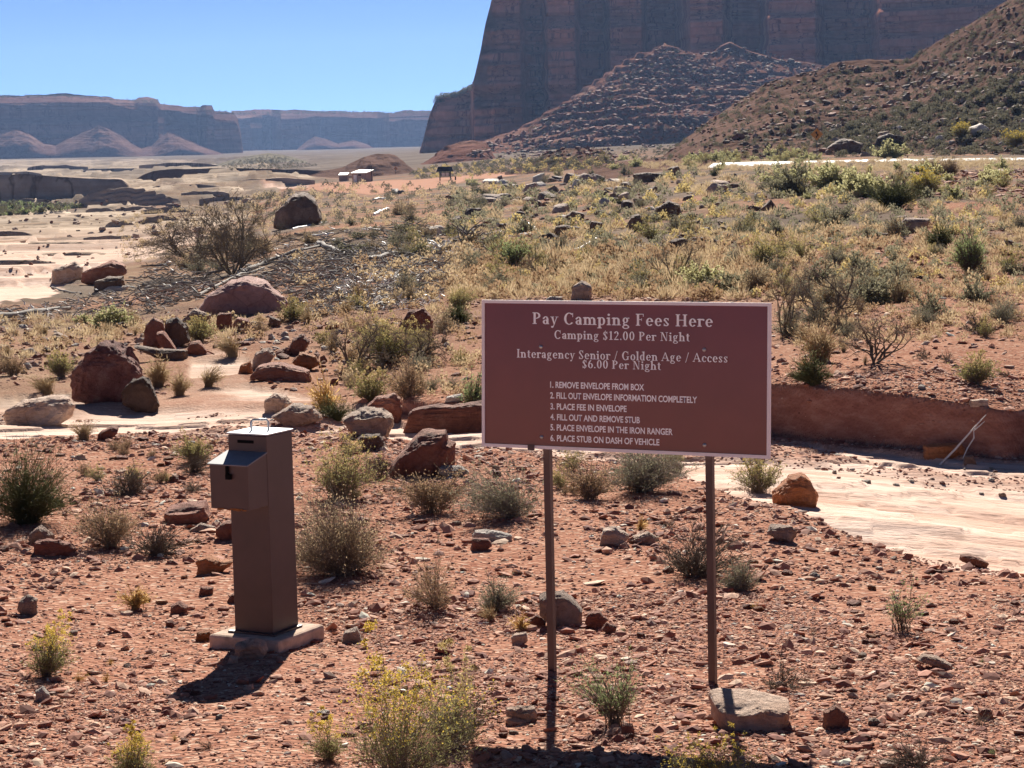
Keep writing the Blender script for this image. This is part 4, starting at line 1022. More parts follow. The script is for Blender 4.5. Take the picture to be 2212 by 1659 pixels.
 ("boulder", "wide brown boulder beside the squat dark boulder", "boulder", "dark", [(1195,507),(1201,488),(1224,484),(1255,491),(1257,510)], .8),
 ("boulder", "sloping dark boulder in mid field above the wide brown boulder", "boulder", "dark", [(1213,473),(1237,455),(1261,460),(1262,477)], .8),
 ("slab", "tilted pale slab of stone in the field below the kiosk", "boulder", "grey", [(1128,416),(1136,399),(1158,392),(1160,405),(1143,414)], .8),
 ("boulder", "dark upright boulder at the end of the dirt pullout", "boulder", "dark", [(1073,393),(1075,380),(1084,378),(1087,391)], .8),
 ("slab", "long dark flat boulder near the highway in the field", "boulder", "dark", [(1366,392),(1370,375),(1400,372),(1440,374),(1436,390),(1400,394)], .8),
 ("slab", "large flat pinkish boulder in the right hand field", "boulder", "grey", [(1931,499),(1941,485),(1958,470),(2009,472),(1999,499),(1975,503)], .8),
 ("rock", "dark stone sitting left on the flat pinkish boulder", "rock", "dark", [(1935,483),(1938,466),(1958,465),(1962,479)], .8),
 ("rock", "dark stone with pale cap left of the pinkish boulder", "rock", "dark", [(1889,517),(1897,501),(1917,503),(1921,515)], .8),
 ("boulder", "huge dark slanted boulder beside the winding road sign", "boulder", "dark", [(1785,323),(1800,310),(1818,299),(1838,300),(1865,310),(1858,326),(1838,333),(1808,323)], .8),
 ("boulder", "dark rounded boulder right of the huge slanted boulder", "boulder", "dark", [(1889,315),(1895,296),(1921,287),(1948,294),(1949,310)], .8),
 ("boulder", "pale topped boulder next to the yellow bush above the highway", "boulder", "pale", [(2090,288),(2095,275),(2118,265),(2136,278),(2132,293)], .8),
 ("rock", "dark lone stone in the field near the right edge", "rock", "dark", [(2167,533),(2171,517),(2188,519),(2189,535)], .8),
]
for r_ in RK:
    hero_rock(*r_)
    o_ = np.array(r_[4], float)
    lab = r_[1]

# scattered stones: a few shapes, each stone a copy of its own
def rand_outline(r, w, h_):
    n = 9; a = np.sort(r.uniform(0, 2 * math.pi, n) * .25 + np.arange(n) * 2 * math.pi / n)
    k = r.uniform(.8, 1.05, n)
    x = np.sign(np.cos(a)) * np.abs(np.cos(a)) ** .8 * w * k; z = np.sign(np.sin(a)) * np.abs(np.sin(a)) ** .8 * h_ * k
    return np.stack([x, z], 1)
PROTO = {}
def proto_rock(mat, i):
    if (mat, i) not in PROTO:
        r = np.random.default_rng(i * 31 + 5)
        V_, F_ = rock_shape(rand_outline(r, .5, r.uniform(.24, .42)), r.uniform(.3, .5), 500 + i, 3, .6, .07, 8)
        PROTO[(mat, i)] = (mesh("rock", V_, [F_], [MAT[mat]], smooth=False), V_, F_)
    return PROTO[(mat, i)]

# ------------------------------------------------------------------ plants
def tubes(P, rad, sides=3):
    n, k, _ = P.shape
    T = np.gradient(P, axis=1); T /= np.linalg.norm(T, axis=2)[..., None] + 1e-9
    a = np.zeros_like(T); a[..., 0] = .9; a[..., 1] = .4
    e1 = np.cross(T, a); e1 /= np.linalg.norm(e1, axis=2)[..., None] + 1e-9
    e2 = np.cross(T, e1); an = np.arange(sides) * 2 * math.pi / sides
    Vv = P[:, :, None] + rad[:, :, None, None] * (np.cos(an)[:, None] * e1[:, :, None] + np.sin(an)[:, None] * e2[:, :, None])
    ix = np.arange(n * k * sides).reshape(n, k, sides)
    q = np.stack([ix[:, :-1], np.roll(ix, -1, 2)[:, :-1], np.roll(ix, -1, 2)[:, 1:], ix[:, 1:]], -1).reshape(-1, 4)
    return Vv.reshape(-1, 3), q
def leaves(P, d, ln, wd, r):
    n = len(P)
    d = d / (np.linalg.norm(d, axis=1)[:, None] + 1e-9)
    s_ = np.cross(d, r.normal(size=(n, 3))); s_ /= np.linalg.norm(s_, axis=1)[:, None] + 1e-9
    ln = np.broadcast_to(ln, (n,))[:, None] * r.uniform(.6, 1.3, (n, 1)); wd = np.broadcast_to(wd, (n,))[:, None] * r.uniform(.7, 1.2, (n, 1))
    Vv = np.stack([P, P + d * ln * .5 + s_ * wd, P + d * ln, P + d * ln * .5 - s_ * wd], 1).reshape(-1, 3)
    return Vv, np.arange(n * 4).reshape(n, 4)
KIND = {   # stems, spread, aspect, twigs, leaves(len,wid), flowers, materials, stem radius
 "rabbit": dict(n=110, lean=1.0, W=1.1, sub=700, lf=2600, ll=.05, lw=.0065, fl=1900, fs=.013, m=("twig", "l_olive", "f_yellow"), r=.0055),
 "dull":   dict(n=110, lean=1.1, W=1.3, sub=700, lf=2600, ll=.05, lw=.007, fl=1500, fs=.013, m=("twig", "l_olive", "f_dull"), r=.0055),
 "green":  dict(n=300, lean=1.15, W=1.25, sub=900, lf=900, ll=.09, lw=.005, m=("l_green", "l_green"), r=.006),
 "grey":   dict(n=150, lean=1.25, W=1.4, sub=1200, lf=4200, ll=.035, lw=.008, m=("twiggrey", "l_grey"), r=.0055),
 "brush":  dict(n=170, lean=1.3, W=1.4, sub=2200, lf=4600, ll=.032, lw=.008, m=("twig", "straw"), r=.0055),
 "scrub":  dict(n=70, lean=1.45, W=1.7, sub=700, lf=250, ll=.03, lw=.006, m=("twigdark", "twiggrey"), r=.010),
 "tan":    dict(n=330, lean=.8, W=1.0, sub=0, lf=500, ll=.12, lw=.006, m=("straw", "straw"), r=.006, grass=1),
 "gold":   dict(n=200, lean=.9, W=1.1, sub=0, lf=260, ll=.14, lw=.008, m=("gold", "gold"), r=.008, grass=1),
 "rust":   dict(n=60, lean=1.1, W=1.2, sub=700, lf=2200, ll=.04, lw=.009, m=("twig", "rust"), r=.006),
 "sage":   dict(n=70, lean=1.5, W=1.5, sub=420, lf=4200, ll=.07, lw=.022, m=("twig", "l_sage"), r=.008),
 "darksage": dict(n=70, lean=1.4, W=1.5, sub=420, lf=3000, ll=.06, lw=.015, m=("twigdark", "l_grey"), r=.008),
 "lime":   dict(n=110, lean=.75, W=.9, sub=420, lf=1800, ll=.07, lw=.006, m=("twigdark", "l_lime"), r=.008),
}
def plant_parts(kind, seed, dens=1.0, W=None, thick=1.0):
    p = KIND[kind]; r = np.random.default_rng(seed); n = max(8, int(p["n"] * dens)); Wd = W or p["W"]
    az = r.uniform(0, 2 * math.pi, n); ln = p["lean"] * np.sqrt(r.uniform(0, 1, n))
    lob = 1 + .32 * np.sin(az * 2 + r.uniform(0, 6)) + .16 * np.sin(az * 3 + r.uniform(0, 6))
    d = np.stack([np.sin(ln) * np.cos(az), np.sin(ln) * np.sin(az), np.cos(ln)], 1)
    L = 1 / np.sqrt((d[:, 0] ** 2 + d[:, 1] ** 2) / (Wd / 2) ** 2 + d[:, 2] ** 2) * r.uniform(.6, 1.12, n) * lob ** .7
    t = np.linspace(0, 1, 6)[None, :, None]
    base = np.stack([r.normal(0, .05 * Wd, n), r.normal(0, .05 * Wd, n), np.full(n, -.03)], 1)
    droop = 1.4 if not p.get("grass") else 1.7
    P = base[:, None] + np.concatenate([d[:, None, :2] * L[:, None, None] * t ** droop, d[:, None, 2:] * L[:, None, None] * t ** .85], 2)
    P += np.cumsum(r.normal(0, .016, P.shape), 1) * t; P[:, :, :2] += (np.array([r.normal(0, .09), r.normal(0, .06)]) * Wd * t ** 2)
    if p.get("grass"): P[:, :, 2] -= (.18 * np.sin(ln)[:, None] * t[:, :, 0] ** 3)
    rad = p["r"] * thick * np.linspace(1, .35, 6)[None] * r.uniform(.6, 1.2, (n, 1))
    sv, sf = tubes(P, rad)
    src, sdir = P[:, 3:].reshape(-1, 3), np.gradient(P, axis=1)[:, 3:].reshape(-1, 3)
    m = int(p["sub"] * dens)
    if m:
        i = r.integers(0, n, m); q = r.uniform(.3, .97, m) * 5; j = np.minimum(q.astype(int), 4); f = (q - j)[:, None]
        S0 = P[i, j] * (1 - f) + P[i, j + 1] * f
        dd = (P[i, j + 1] - P[i, j]); dd /= np.linalg.norm(dd, axis=1)[:, None] + 1e-9
        dd = dd * .8 + r.normal(0, .55, (m, 3)) + [0, 0, .25]; dd /= np.linalg.norm(dd, axis=1)[:, None]
        l_ = r.uniform(.1, .26, m)[:, None, None] * (.6 + .4 * Wd)
        tt = np.linspace(0, 1, 4)[None, :, None]
        Q_ = S0[:, None] + dd[:, None] * l_ * tt + r.normal(0, .012, (m, 4, 3)) * tt
        Q_[:, :, 2] = np.maximum(Q_[:, :, 2], .0)
        v2, f2 = tubes(Q_, p["r"] * .55 * thick * np.linspace(1, .4, 4)[None] * np.ones((m, 1)))
        sf = np.vstack([sf, f2 + len(sv)]); sv = np.vstack([sv, v2])
        src = np.vstack([src, Q_[:, 1:].reshape(-1, 3)]); sdir = np.vstack([sdir, np.repeat(dd, 3, 0)])
        tips, tdir = Q_[:, -1], dd
    else: tips, tdir = P[:, -1], sdir.reshape(n, 3, 3)[:, -1]
    out = [("stems", sv, sf, p["m"][0])]
    k = int(p["lf"] * dens)
    if k:
        i = r.integers(0, len(src), k)
        dl = sdir[i] / (np.linalg.norm(sdir[i], axis=1)[:, None] + 1e-9) * .7 + r.normal(0, .5, (k, 3)) + [0, 0, .2]
        lv, lf = leaves(src[i] + r.normal(0, .012, (k, 3)), dl, p["ll"] * thick ** .5, p["lw"] * thick, r)
        out.append(("foliage", lv, lf, p["m"][1]))
    k = int(p.get("fl", 0) * dens)
    if k:
        hi = np.where(tips[:, 2] > .45)[0]
        ww = np.clip(tips[hi, 2] - .35, .02, 1) ** 2; i = r.choice(hi, k, p=ww / ww.sum())
        lv, lf = leaves(tips[i] + tdir[i] * .02 + r.normal(0, .020, (k, 3)), r.normal(0, 1, (k, 3)), p["fs"] * 1.7 * thick ** .5, p["fs"] * .8 * thick ** .5, r)
        out.append(("flowers", lv, lf, p["m"][2]))
    return out
def branch_parts(seed, depth=5, spread=.55, n0=5, W=1.2, r0=.022, upright=.35):
    """leafless woody shrub: forking limbs"""
    r = np.random.default_rng(seed); paths = []
    def grow(p, d, L, rad, lev):
        k = 5; pts = [p]; q = p.copy(); dd = d.copy()
        for _ in range(k - 1):
            dd = dd + r.normal(0, .16, 3); dd /= np.linalg.norm(dd); q = q + dd * L / (k - 1); pts.append(q)
        paths.append((np.array(pts), np.linspace(rad, rad * .62, k)))
        if lev <= 0: return
        for _ in range(r.integers(2, 4)):
            nd = dd + r.normal(0, spread, 3) * [W, W, .8] + [0, 0, upright * .4]; nd /= np.linalg.norm(nd)
            grow(pts[r.integers(2, 5)], nd, L * r.uniform(.55, .85), rad * .58, lev - 1)
    for _ in range(n0):
        a = r.uniform(0, 2 * math.pi); d = np.array([math.cos(a) * spread * W, math.sin(a) * spread * W, .8]); d /= np.linalg.norm(d)
        grow(np.array([r.normal(0, .02), r.normal(0, .02), -.03]), d, r.uniform(.28, .4), r0, depth - 1)
    P = np.array([a for a, b in paths]); rad = np.array([b for a, b in paths])
    zmax = np.percentile(P[:, :, 2], 99.5); P = P / zmax
    v, f = tubes(P, np.maximum(rad / zmax, .0022), 4)
    tips = P[rad[:, -1] < r0 * .2][:, 2:].reshape(-1, 3)
    return v, f, tips
PP = {}
def plant_mesh(kind, var, dens, thick):
    key = (kind, var, dens, thick)
    if key not in PP:
        pr = plant_parts(kind, 900 + var * 7 + len(kind) * 13, dens, None, thick)
        Vs, Fs, mi, ms, n = [], [], [], [], 0
        for nm, v, f, m in pr:
            Vs.append(v); Fs.append(f + n); n += len(v)
            if MAT[m] not in ms: ms.append(MAT[m])
            mi += [ms.index(MAT[m])] * len(f)
        PP[key] = mesh("shrub", np.vstack(Vs), [np.vstack(Fs)], ms, mi)
    return PP[key]
def hero_plant(name, label, cat, kind, u, v, wpx, hpx, seed=None, dens=1.0, yaw_=None):
    p = ground_at(u, v); k = pm(p); hgt = hpx * k * 1.03; W = 1.16 * wpx / hpx
    sd_ = seed or int(u * 3 + v * 5) % 9999
    px = hpx * .463
    e = tag(empty(name, p, yaw_ if yaw_ is not None else 0), label, cat)
    if kind in ("dead", "deadbig"):
        vv, ff, tips = branch_parts(sd_, 5 if kind == "dead" else 6, W=min(1.6, W), n0=5 if kind == "dead" else 10, r0=.02 if kind == "dead" else .012)
        s_ = np.array([W / 1.2, W / 1.2, 1]) * hgt
        o = link("branches", mesh("branches", vv * s_, [ff], [MAT["twigdark"]]), e)
        rr = np.random.default_rng(sd_); i = rr.integers(0, len(tips), 2200 if kind == "dead" else 4500)
        lv, lf = leaves((tips[i] + rr.normal(0, .02, (len(i), 3))), rr.normal(0, 1, (len(i), 3)) + [0, 0, .6], .045, .0035, rr)
        link("twigs", mesh("twigs", lv * s_, [lf], [MAT["twig" if kind == "dead" else "twigdark"]]), e)
        return e
    th = max(.7, min(2.2, 60 / px))
    for nm, vv, ff, m in plant_parts(kind, sd_, dens, W, th):
        link(nm, mesh(nm, vv * hgt, [ff], [MAT[m]]), e)
    return e
HP = [
 ("rabbitbrush", "little yellow flowered bush alone at the left edge of the gravel", "bush", "rabbit", 100, 1462, 92, 125, 1.0),
 ("rabbitbrush", "bright yellow bush cut by the bottom edge below the fee post's shadow", "bush", "rabbit", 290, 1685, 84, 105, 1.2),
 ("rabbitbrush", "big yellow flowering bush at the bottom left of the sign's shadow", "bush", "rabbit", 862, 1705, 280, 258, 1.5),
 ("shrub", "dusty grey green bush growing into the big yellow flowering bush", "shrub", "dull", 985, 1612, 130, 205, 1.2),
 ("rabbitbrush", "airy green bush with few yellow tips between the sign posts", "bush", "lime", 1330, 1568, 165, 160, .8),
 ("rabbitbrush", "bright yellow flowers rising from the bottom edge beside the right post", "bush", "rabbit", 1560, 1730, 215, 115, 1.6),
 ("rabbitbrush", "thin yellow bush left of the big yellow flowering bush", "bush", "rabbit", 712, 1640, 60, 118, .6),
 ("joint_fir", "dense dark green bush at the left edge of the gravel bank", "bush", "green", 58, 1128, 215, 188, 1.6),
 ("buckwheat", "orange brown dried bush right of the dense dark green bush", "bush", "rust", 238, 1182, 135, 115, 1.5),
 ("shrub", "grey twiggy bush right of the orange brown dried bush", "shrub", "scrub", 338, 1198, 125, 78, 1.0),
 ("shrub", "large grey tan dome of brush right of the fee post", "shrub", "brush", 745, 1242, 225, 178, 1.8),
 ("rabbitbrush", "olive yellow bush behind the large grey tan brush dome", "bush", "dull", 732, 1078, 185, 108, 1.3),
 ("shrub", "grey green upright bush left of the sign's left post", "shrub", "grey", 1108, 1118, 150, 122, 1.2),
 ("shrub", "tall olive brown bush hanging below the sign's lower edge", "shrub", "grey", 1390, 1062, 190, 115, 1.4),
 ("buckwheat", "low orange bush below the sign, left of the tall olive bush", "bush", "rust", 1275, 1078, 130, 72, 1.2),
 ("buckwheat", "wide low orange tan weeds right of the tan topped boulder", "bush", "rust", 935, 1108, 215, 74, 1.8),
 ("shrub", "grey bush wrapped around the sign's right post", "shrub", "scrub", 1502, 1245, 170, 150, 1.3),
 ("shrub", "small grey green bush just right of the right post", "shrub", "grey", 1600, 1275, 80, 66, .8),
 ("rabbitbrush", "pale yellow bush left of the bright orange boulder", "bush", "dull", 1638, 1064, 125, 74, 1.0),
 ("shrub", "open sparse green twigs alone on the right gravel", "shrub", "lime", 1948, 1362, 140, 85, .35),
 ("shrub", "sparse grey twigs above the large sandstone slab", "shrub", "scrub", 1690, 1485, 120, 72, .35),
 ("shrub", "flattened grey dead bush at the bottom right edge", "shrub", "scrub", 1975, 1660, 170, 66, .6),
 ("grass_tuft", "golden grass tuft left of the small rounded red stone", "grass", "gold", 293, 1316, 66, 54, 1.0),
 ("buckwheat", "tall orange dried stalks in the gravel below the sign", "bush", "rust", 938, 1315, 110, 135, .8),
 ("shrub", "small grey bush right of the tall orange dried stalks", "shrub", "grey", 1072, 1318, 72, 82, .8),
 ("grass_tuft", "little golden tuft just left of the sign's left post", "grass", "gold", 1127, 1362, 30, 56, .6),
 ("grass_tuft", "pale golden tuft under the small grey bush", "grass", "tan", 1062, 1342, 44, 36, .5),
 ("grass_tuft", "tiny golden tuft above the pair of stones", "grass", "gold", 1383, 1145, 28, 36, .5),
 ("grass_tuft", "bright golden grass clump with dark base behind the fee post", "grass", "gold", 706, 886, 80, 78, 1.2),
 ("shrub", "dark low bush at the base of the bright golden grass clump", "shrub", "green", 728, 908, 78, 44, .8),
 ("grass_tuft", "round reddish straw clump in the upper wash", "grass", "tan", 449, 836, 50, 44, 1.0),
 ("grass_tuft", "pale straw clump left of the round reddish clump", "grass", "tan", 388, 854, 66, 46, 1.0),
 ("grass_tuft", "tan brush behind the dark tilted boulder", "grass", "tan", 342, 836, 72, 66, 1.0),
 ("rabbitbrush", "yellow green bush on the bank left of the envelope box", "bush", "dull", 420, 1000, 90, 52, .9),
 ("shrub", "dark twiggy mat below the yellow green bush on the bank", "shrub", "scrub", 418, 1020, 100, 34, .8),
 ("shrub", "grey twig cushion on the red bank above the orange dried bush", "shrub", "scrub", 280, 1068, 105, 56, .8),
 ("grass_tuft", "pale straw tuft at the slickrock edge left of the dark red stone", "grass", "tan", 180, 950, 76, 38, .8),
 ("rabbitbrush", "yellow green bush mixed with dead limbs left of the sign", "bush", "dull", 842, 785, 120, 98, 1.3),
 ("dead_bush", "bare brown limbs fanning out in the yellow green bush", "dead bush", "dead", 900, 785, 115, 102, 1),
 ("dead_bush", "bare dark limbs left of the yellow green bush", "dead bush", "dead", 760, 800, 95, 112, 1),
 ("rabbitbrush", "bright olive bush under the yellow green bush", "bush", "dull", 800, 866, 72, 62, .9),
 ("buckwheat", "orange and grey bush right of the bright olive bush", "bush", "rust", 880, 858, 100, 80, 1.1),
 ("shrub", "dark round bush like a ball near the sign's top left corner", "shrub", "green", 986, 702, 62, 44, 1.2),
 ("rabbitbrush", "yellow bush above the dark round bush", "bush", "dull", 985, 668, 70, 40, .9),
 ("shrub", "green bush peeking out at the sign's left edge", "shrub", "lime", 1022, 892, 66, 84, 1.0),
 ("dead_bush", "dark bare bush at the sign's upper right corner", "dead bush", "dead", 1692, 728, 75, 145, 1),
 ("dead_bush", "tall bush of brown fanning stems right of the sign", "dead bush", "dead", 1790, 696, 130, 135, 1),
 ("dead_bush", "bare spreading bush at the top of the cut bank", "dead bush", "dead", 1886, 785, 140, 125, 1),
 ("shrub", "grey green tuft drooping over the lip of the cut bank", "shrub", "green", 1758, 830, 84, 76, 1.0),
 ("grass_tuft", "wide tan brush behind the drooping grey green tuft", "grass", "tan", 1775, 784, 115, 78, 1.5),
 ("shrub", "yellow topped bush with dark base on the right bank", "shrub", "dull", 2108, 830, 92, 62, 1.0),
 ("shrub", "large grey green bush right of the fanning brown stems", "shrub", "darksage", 1868, 660, 110, 90, 1.0),
 ("broom_bush", "fresh light green broom shaped bush on the right", "bush", "lime", 2095, 592, 72, 104, 1.3),
 ("shrub", "narrow dark green bush left of the light green broom", "shrub", "green", 2030, 534, 44, 60, 1.0),
 ("rabbitbrush", "brilliant yellow bush below the highway at the right", "bush", "rabbit", 2002, 424, 88, 46, 1.6),
 ("shrub", "broad dark green bush left of the brilliant yellow bush", "shrub", "green", 1928, 452, 150, 50, 1.4),
 ("sagebrush", "big pale rounded bush left of the broad dark green bush", "bush", "sage", 1872, 422, 96, 52, 1.0),
 ("sagebrush", "pale rounded bush nearest the winding road sign", "bush", "sage", 1795, 408, 92, 50, 1.0),
 ("sagebrush", "dark sided round bush left of the pale rounded bushes", "bush", "darksage", 1718, 422, 80, 58, 1.0),
 ("shrub", "small brown bush at the road bank", "shrub", "brush", 1946, 392, 30, 32, .8),
 ("shrub", "brown round bush standing on the pale verge", "shrub", "brush", 2050, 378, 42, 36, .9),
 ("shrub", "fuzzy brown bush left of the round bush on the verge", "shrub", "brush", 2008, 370, 44, 28, .8),
 ("rabbitbrush", "soft yellow green bush in the field above the sign", "bush", "dull", 1660, 580, 82, 56, 1.0),
 ("shrub", "grey straw bush below the soft yellow green bush", "shrub", "brush", 1632, 628, 66, 52, .8),
 ("shrub", "pale green bush above the middle of the sign", "shrub", "sage", 1518, 622, 84, 52, .8),
 ("dead_bush", "dark upright dead bush above the sign", "dead bush", "dead", 1455, 608, 80, 108, 1),
 ("shrub", "olive bush with dark stems above the sign's left half", "shrub", "lime", 1110, 586, 76, 66, 1.0),
 ("dead_bush", "small bare forked bush right of the olive bush", "dead bush", "dead", 1168, 600, 44, 54, 1),
 ("tamarisk", "tall leafless tamarisk rising behind the driftwood", "bush", "deadbig", 505, 592, 165, 160, 1),
 ("tamarisk", "low leafless thicket left of the tall tamarisk", "bush", "deadbig", 415, 560, 150, 82, 1),
 ("rabbitbrush", "yellow bush on the slope above the highway", "bush", "rabbit", 2078, 300, 46, 34, 1.2),
 ("rabbitbrush", "yellow bush at the right edge above the highway", "bush", "rabbit", 2200, 318, 48, 36, 1.2),
 ("sagebrush", "pale bush by the highway right of the huge slanted boulder", "bush", "sage", 1922, 342, 62, 34, 1.0),
 ("rabbitbrush", "yellow bush right of the red dome boulder", "bush", "dull", 632, 694, 66, 42, .9),
 ("rabbitbrush", "pale green bush below the left driftwood log", "bush", "sage", 232, 710, 92, 44, .8),
 ("rabbitbrush", "yellow green bush left of the big conglomerate boulder", "bush", "dull", 130, 815, 74, 50, .9),
 ("grass_tuft", "low straw grass strip behind the log like boulder", "grass", "tan", 100, 850, 110, 34, 1.2),
 ("rabbitbrush", "olive weeds at the left edge behind the straw strip", "bush", "rust", 28, 812, 90, 42, 1.0),
 ("rabbitbrush", "yellow brush on the ledge left of the grey boulder cluster", "bush", "dull", 430, 740, 70, 52, .9),
 ("grass_tuft", "tan brush at the right of the boulder cluster above the wash", "grass", "tan", 502, 770, 76, 46, 1.0),
]
for a in HP:
    hero_plant(*a[:8], dens=a[8])
# ------------------------------------------------------------------ driftwood
PILE = [(330, 575), (420, 560), (520, 580), (600, 530), (700, 500), (900, 490), (1080, 500), (1110, 530), (1000, 560), (985, 620), (900, 670), (760, 680), (640, 690), (600, 650), (560, 600), (470, 610), (400, 650), (330, 680), (150, 690), (0, 705), (0, 668), (140, 655), (260, 620)]
def log_between(label, mat, pts, r0, r1, seed, stubs=3, raise_=0.0):
    r = np.random.default_rng(seed); W3 = []
    for u, v in pts:
        p = ground_at(u, v); W3.append(p)
    W3 = np.array(W3)
    k = pm(W3[0]); t = np.linspace(0, len(W3) - 1, 12)
    C = np.stack([np.interp(t, range(len(W3)), W3[:, i]) for i in range(3)], 1)
    C[1:-1] += r.normal(0, r0 * k * .5, (10, 3)); rad = np.linspace(r0, r1, 12) * k * r.uniform(.9, 1.1, 12)
    C[:, 2] = np.maximum(C[:, 2], ground_z(C[:, 0], C[:, 1])) + rad * .7 + raise_ * k
    o0 = C[0].copy(); mb = MB(); mb.tube(C - o0, rad, 8)
    for _ in range(stubs):
        i = r.integers(2, 11); d = r.normal(0, 1, 3); d[2] = abs(d[2]) * .8; d /= np.linalg.norm(d); L = r.uniform(3, 9) * k
        mb.tube([C[i] - o0, C[i] - o0 + d * L * .5, C[i] - o0 + d * L + r.normal(0, .15, 3) * L], [rad[i] * .5, rad[i] * .35, rad[i] * .12], 5)
    return tag(mb.build("driftwood_log", MAT[mat], None, o0, smooth=True), label, "driftwood")
LG = [
 ("long curved pale topped driftwood log behind the red dome boulder", "driftwood", [(525, 592), (580, 566), (640, 545), (690, 533)], 5, 3.5, 6),
 ("dark forked driftwood trunk at the end of the long curved log", "driftwood", [(688, 528), (712, 540), (748, 552)], 5, 3, 5),
 ("straight grey driftwood log right of the dark forked trunk", "driftwood", [(730, 541), (770, 536), (815, 532)], 3.2, 2.5, 1),
 ("thin bleached log slanting beside the large dark lone boulder", "driftpale", [(632, 496), (668, 488), (706, 480)], 2.2, 1.6, 0),
 ("thick dark driftwood log at the left edge of the pile", "driftwood", [(-40, 692), (60, 682), (150, 668)], 7, 5, 3),
 ("thin dark pole below the boulder trio", "driftwood", [(112, 622), (140, 630), (176, 635)], 2.2, 1.6, 0),
 ("pale curved log lying in the grass above the sign", "driftpale", [(1214, 549), (1250, 540), (1275, 526), (1294, 512)], 3.4, 2.2, 2),
 ("white log stub in the brush left of the kiosk's field", "driftpale", [(808, 466), (822, 460), (840, 452)], 3.4, 2.4, 0),
 ("dark heavy log in the lower driftwood above the red boulder", "driftwood", [(790, 672), (830, 658), (870, 645)], 6, 5, 4),
 ("slanting dark log between the two bleached heaps", "driftwood", [(890, 612), (915, 598), (945, 580)], 5, 4, 2),
 ("low grey log along the lower edge of the driftwood", "driftwood", [(660, 686), (720, 676), (790, 664)], 3, 2, 2),
 ("broad dark root mass log under the straight grey log", "driftwood", [(800, 566), (850, 552), (905, 548)], 7, 4, 5),
 ("dark log crossing the pile behind the red dome boulder", "driftwood", [(430, 640), (500, 605), (570, 580)], 4, 3, 4),
 ("leaning pale pole in the field above the sign", "driftpale", [(1125, 478), (1145, 489), (1163, 501)], 2.4, 1.8, 1),
 ("small dark log lying at the dirt pullout's edge", "driftwood", [(850, 416), (862, 419), (874, 418)], 4, 3, 1),
 ("white bleached log end left of the dirt pullout's dark log", "driftpale", [(806, 432), (822, 430), (838, 431)], 2.2, 1.4, 1),
]
for n_, (lb, mt, pts, a, b, st) in enumerate(LG): log_between(lb, mt, pts, a, b, 40 + n_, st)
bp = [at(2028, 1006, 18.95), at(2062, 972, 19.00), at(2092, 938, 19.04), at(2112, 915, 19.06), at(2130, 896, 19.10)]
b0_ = bp[0].copy(); mb = MB(); mb.tube(np.array(bp) - b0_, np.array([.010, .0095, .008, .006, .003]), 6)
mb.tube(np.array([at(2080, 990, 18.90), at(2090, 968, 18.98), at(2104, 946, 19.03), at(2103, 928, 19.05)]) - b0_, np.array([.004, .006, .0065, .005]), 5)
mb.tube(np.array([at(2103, 930, 19.05), at(2118, 918, 19.07), at(2127, 910, 19.08)]) - b0_, np.array([.008, .006, .003]), 5)
tag(mb.build("dead_branch", MAT["driftpale"], None, b0_, smooth=True), "pale forked dead branch leaning against the cut bank", "branch")
def root_mass(label, u, v, w, h_, seed, mat):
    p = ground_at(u, v); k = pm(p); r = np.random.default_rng(seed); mb = MB()
    for _ in range(34):
        a = r.uniform(0, 2 * math.pi); L = r.uniform(.4, 1)
        s_ = np.array([r.normal(0, .12) * w, r.normal(0, .1) * w, h_ * r.uniform(.05, .5)]) * k
        d = np.array([math.cos(a) * w * .5, math.sin(a) * w * .4, h_ * r.uniform(-.2, .8)]) * k * L
        mb.tube([s_, s_ + d * .4 + r.normal(0, 1.2, 3) * k, s_ + d * .75 + r.normal(0, 2, 3) * k, s_ + d + r.normal(0, 2, 3) * k], np.array([2.0, 1.5, 1.0, .4]) * k * r.uniform(.6, 1.2), 5)
    return tag(mb.build("root_mass", MAT[mat], None, p, smooth=True), label, "driftwood")
root_mass("bleached white root mass in the upper right of the driftwood", 955, 545, 70, 34, 3, "driftpale")
root_mass("dark tangled stump behind the bleached root mass", 1010, 525, 90, 50, 4, "driftwood")
root_mass("tangled grey branches in the middle of the driftwood", 880, 500, 70, 30, 5, "driftwood")

def rand_in(poly, n, r):
    P = np.array(poly, float); out = np.empty((0, 2))
    while len(out) < n:
        q = r.uniform(P.min(0), P.max(0), (n * 3, 2)); out = np.vstack([out, q[in_poly(q[:, 0], q[:, 1], poly)]])
    return out[:n]
def hits(poly, n, r):
    o = []
    for u, v in rand_in(poly, n, r):
        p = hit(u, v)
        if p is not None: o.append((u, v, p[0], p[1], p[2]))
    return np.array(o)
def stick_heap(name, q, r, lmin, lmax, rad, mat, label, zup, els=.28):
    n = len(q); k = q[:, 3] / F
    a = r.normal(0, .55, n) + np.where(r.uniform(size=n) < .5, 0, math.pi); L = r.uniform(lmin, lmax, n) * k
    el = r.normal(0.05, els, n)
    d = np.stack([np.cos(a) * np.cos(el), np.sin(a) * np.cos(el), np.sin(el)], 1) * L[:, None]
    c = q[:, 2:5] + np.stack([0 * k, 0 * k, np.abs(r.normal(0, zup, n)) * k + .6 * k], 1)
    b = r.normal(0, .12, (n, 3)) * L[:, None]
    P = np.stack([c - d / 2, c + b, c + d / 2 + b * .3], 1)
    v, f = tubes(P, (rad * k * r.uniform(.5, 1.5, n))[:, None] * np.array([1, .85, .35]), 5)
    o = link(name, mesh(name, v, [f], [MAT[mat]], smooth=True))
    return tag(o, label, "driftwood", kind="stuff")
CORE = [(340, 600), (470, 610), (560, 600), (620, 575), (700, 545), (860, 540), (960, 570), (960, 620), (880, 660), (700, 680), (640, 660), (600, 620), (520, 625), (420, 650), (330, 670), (300, 640)]
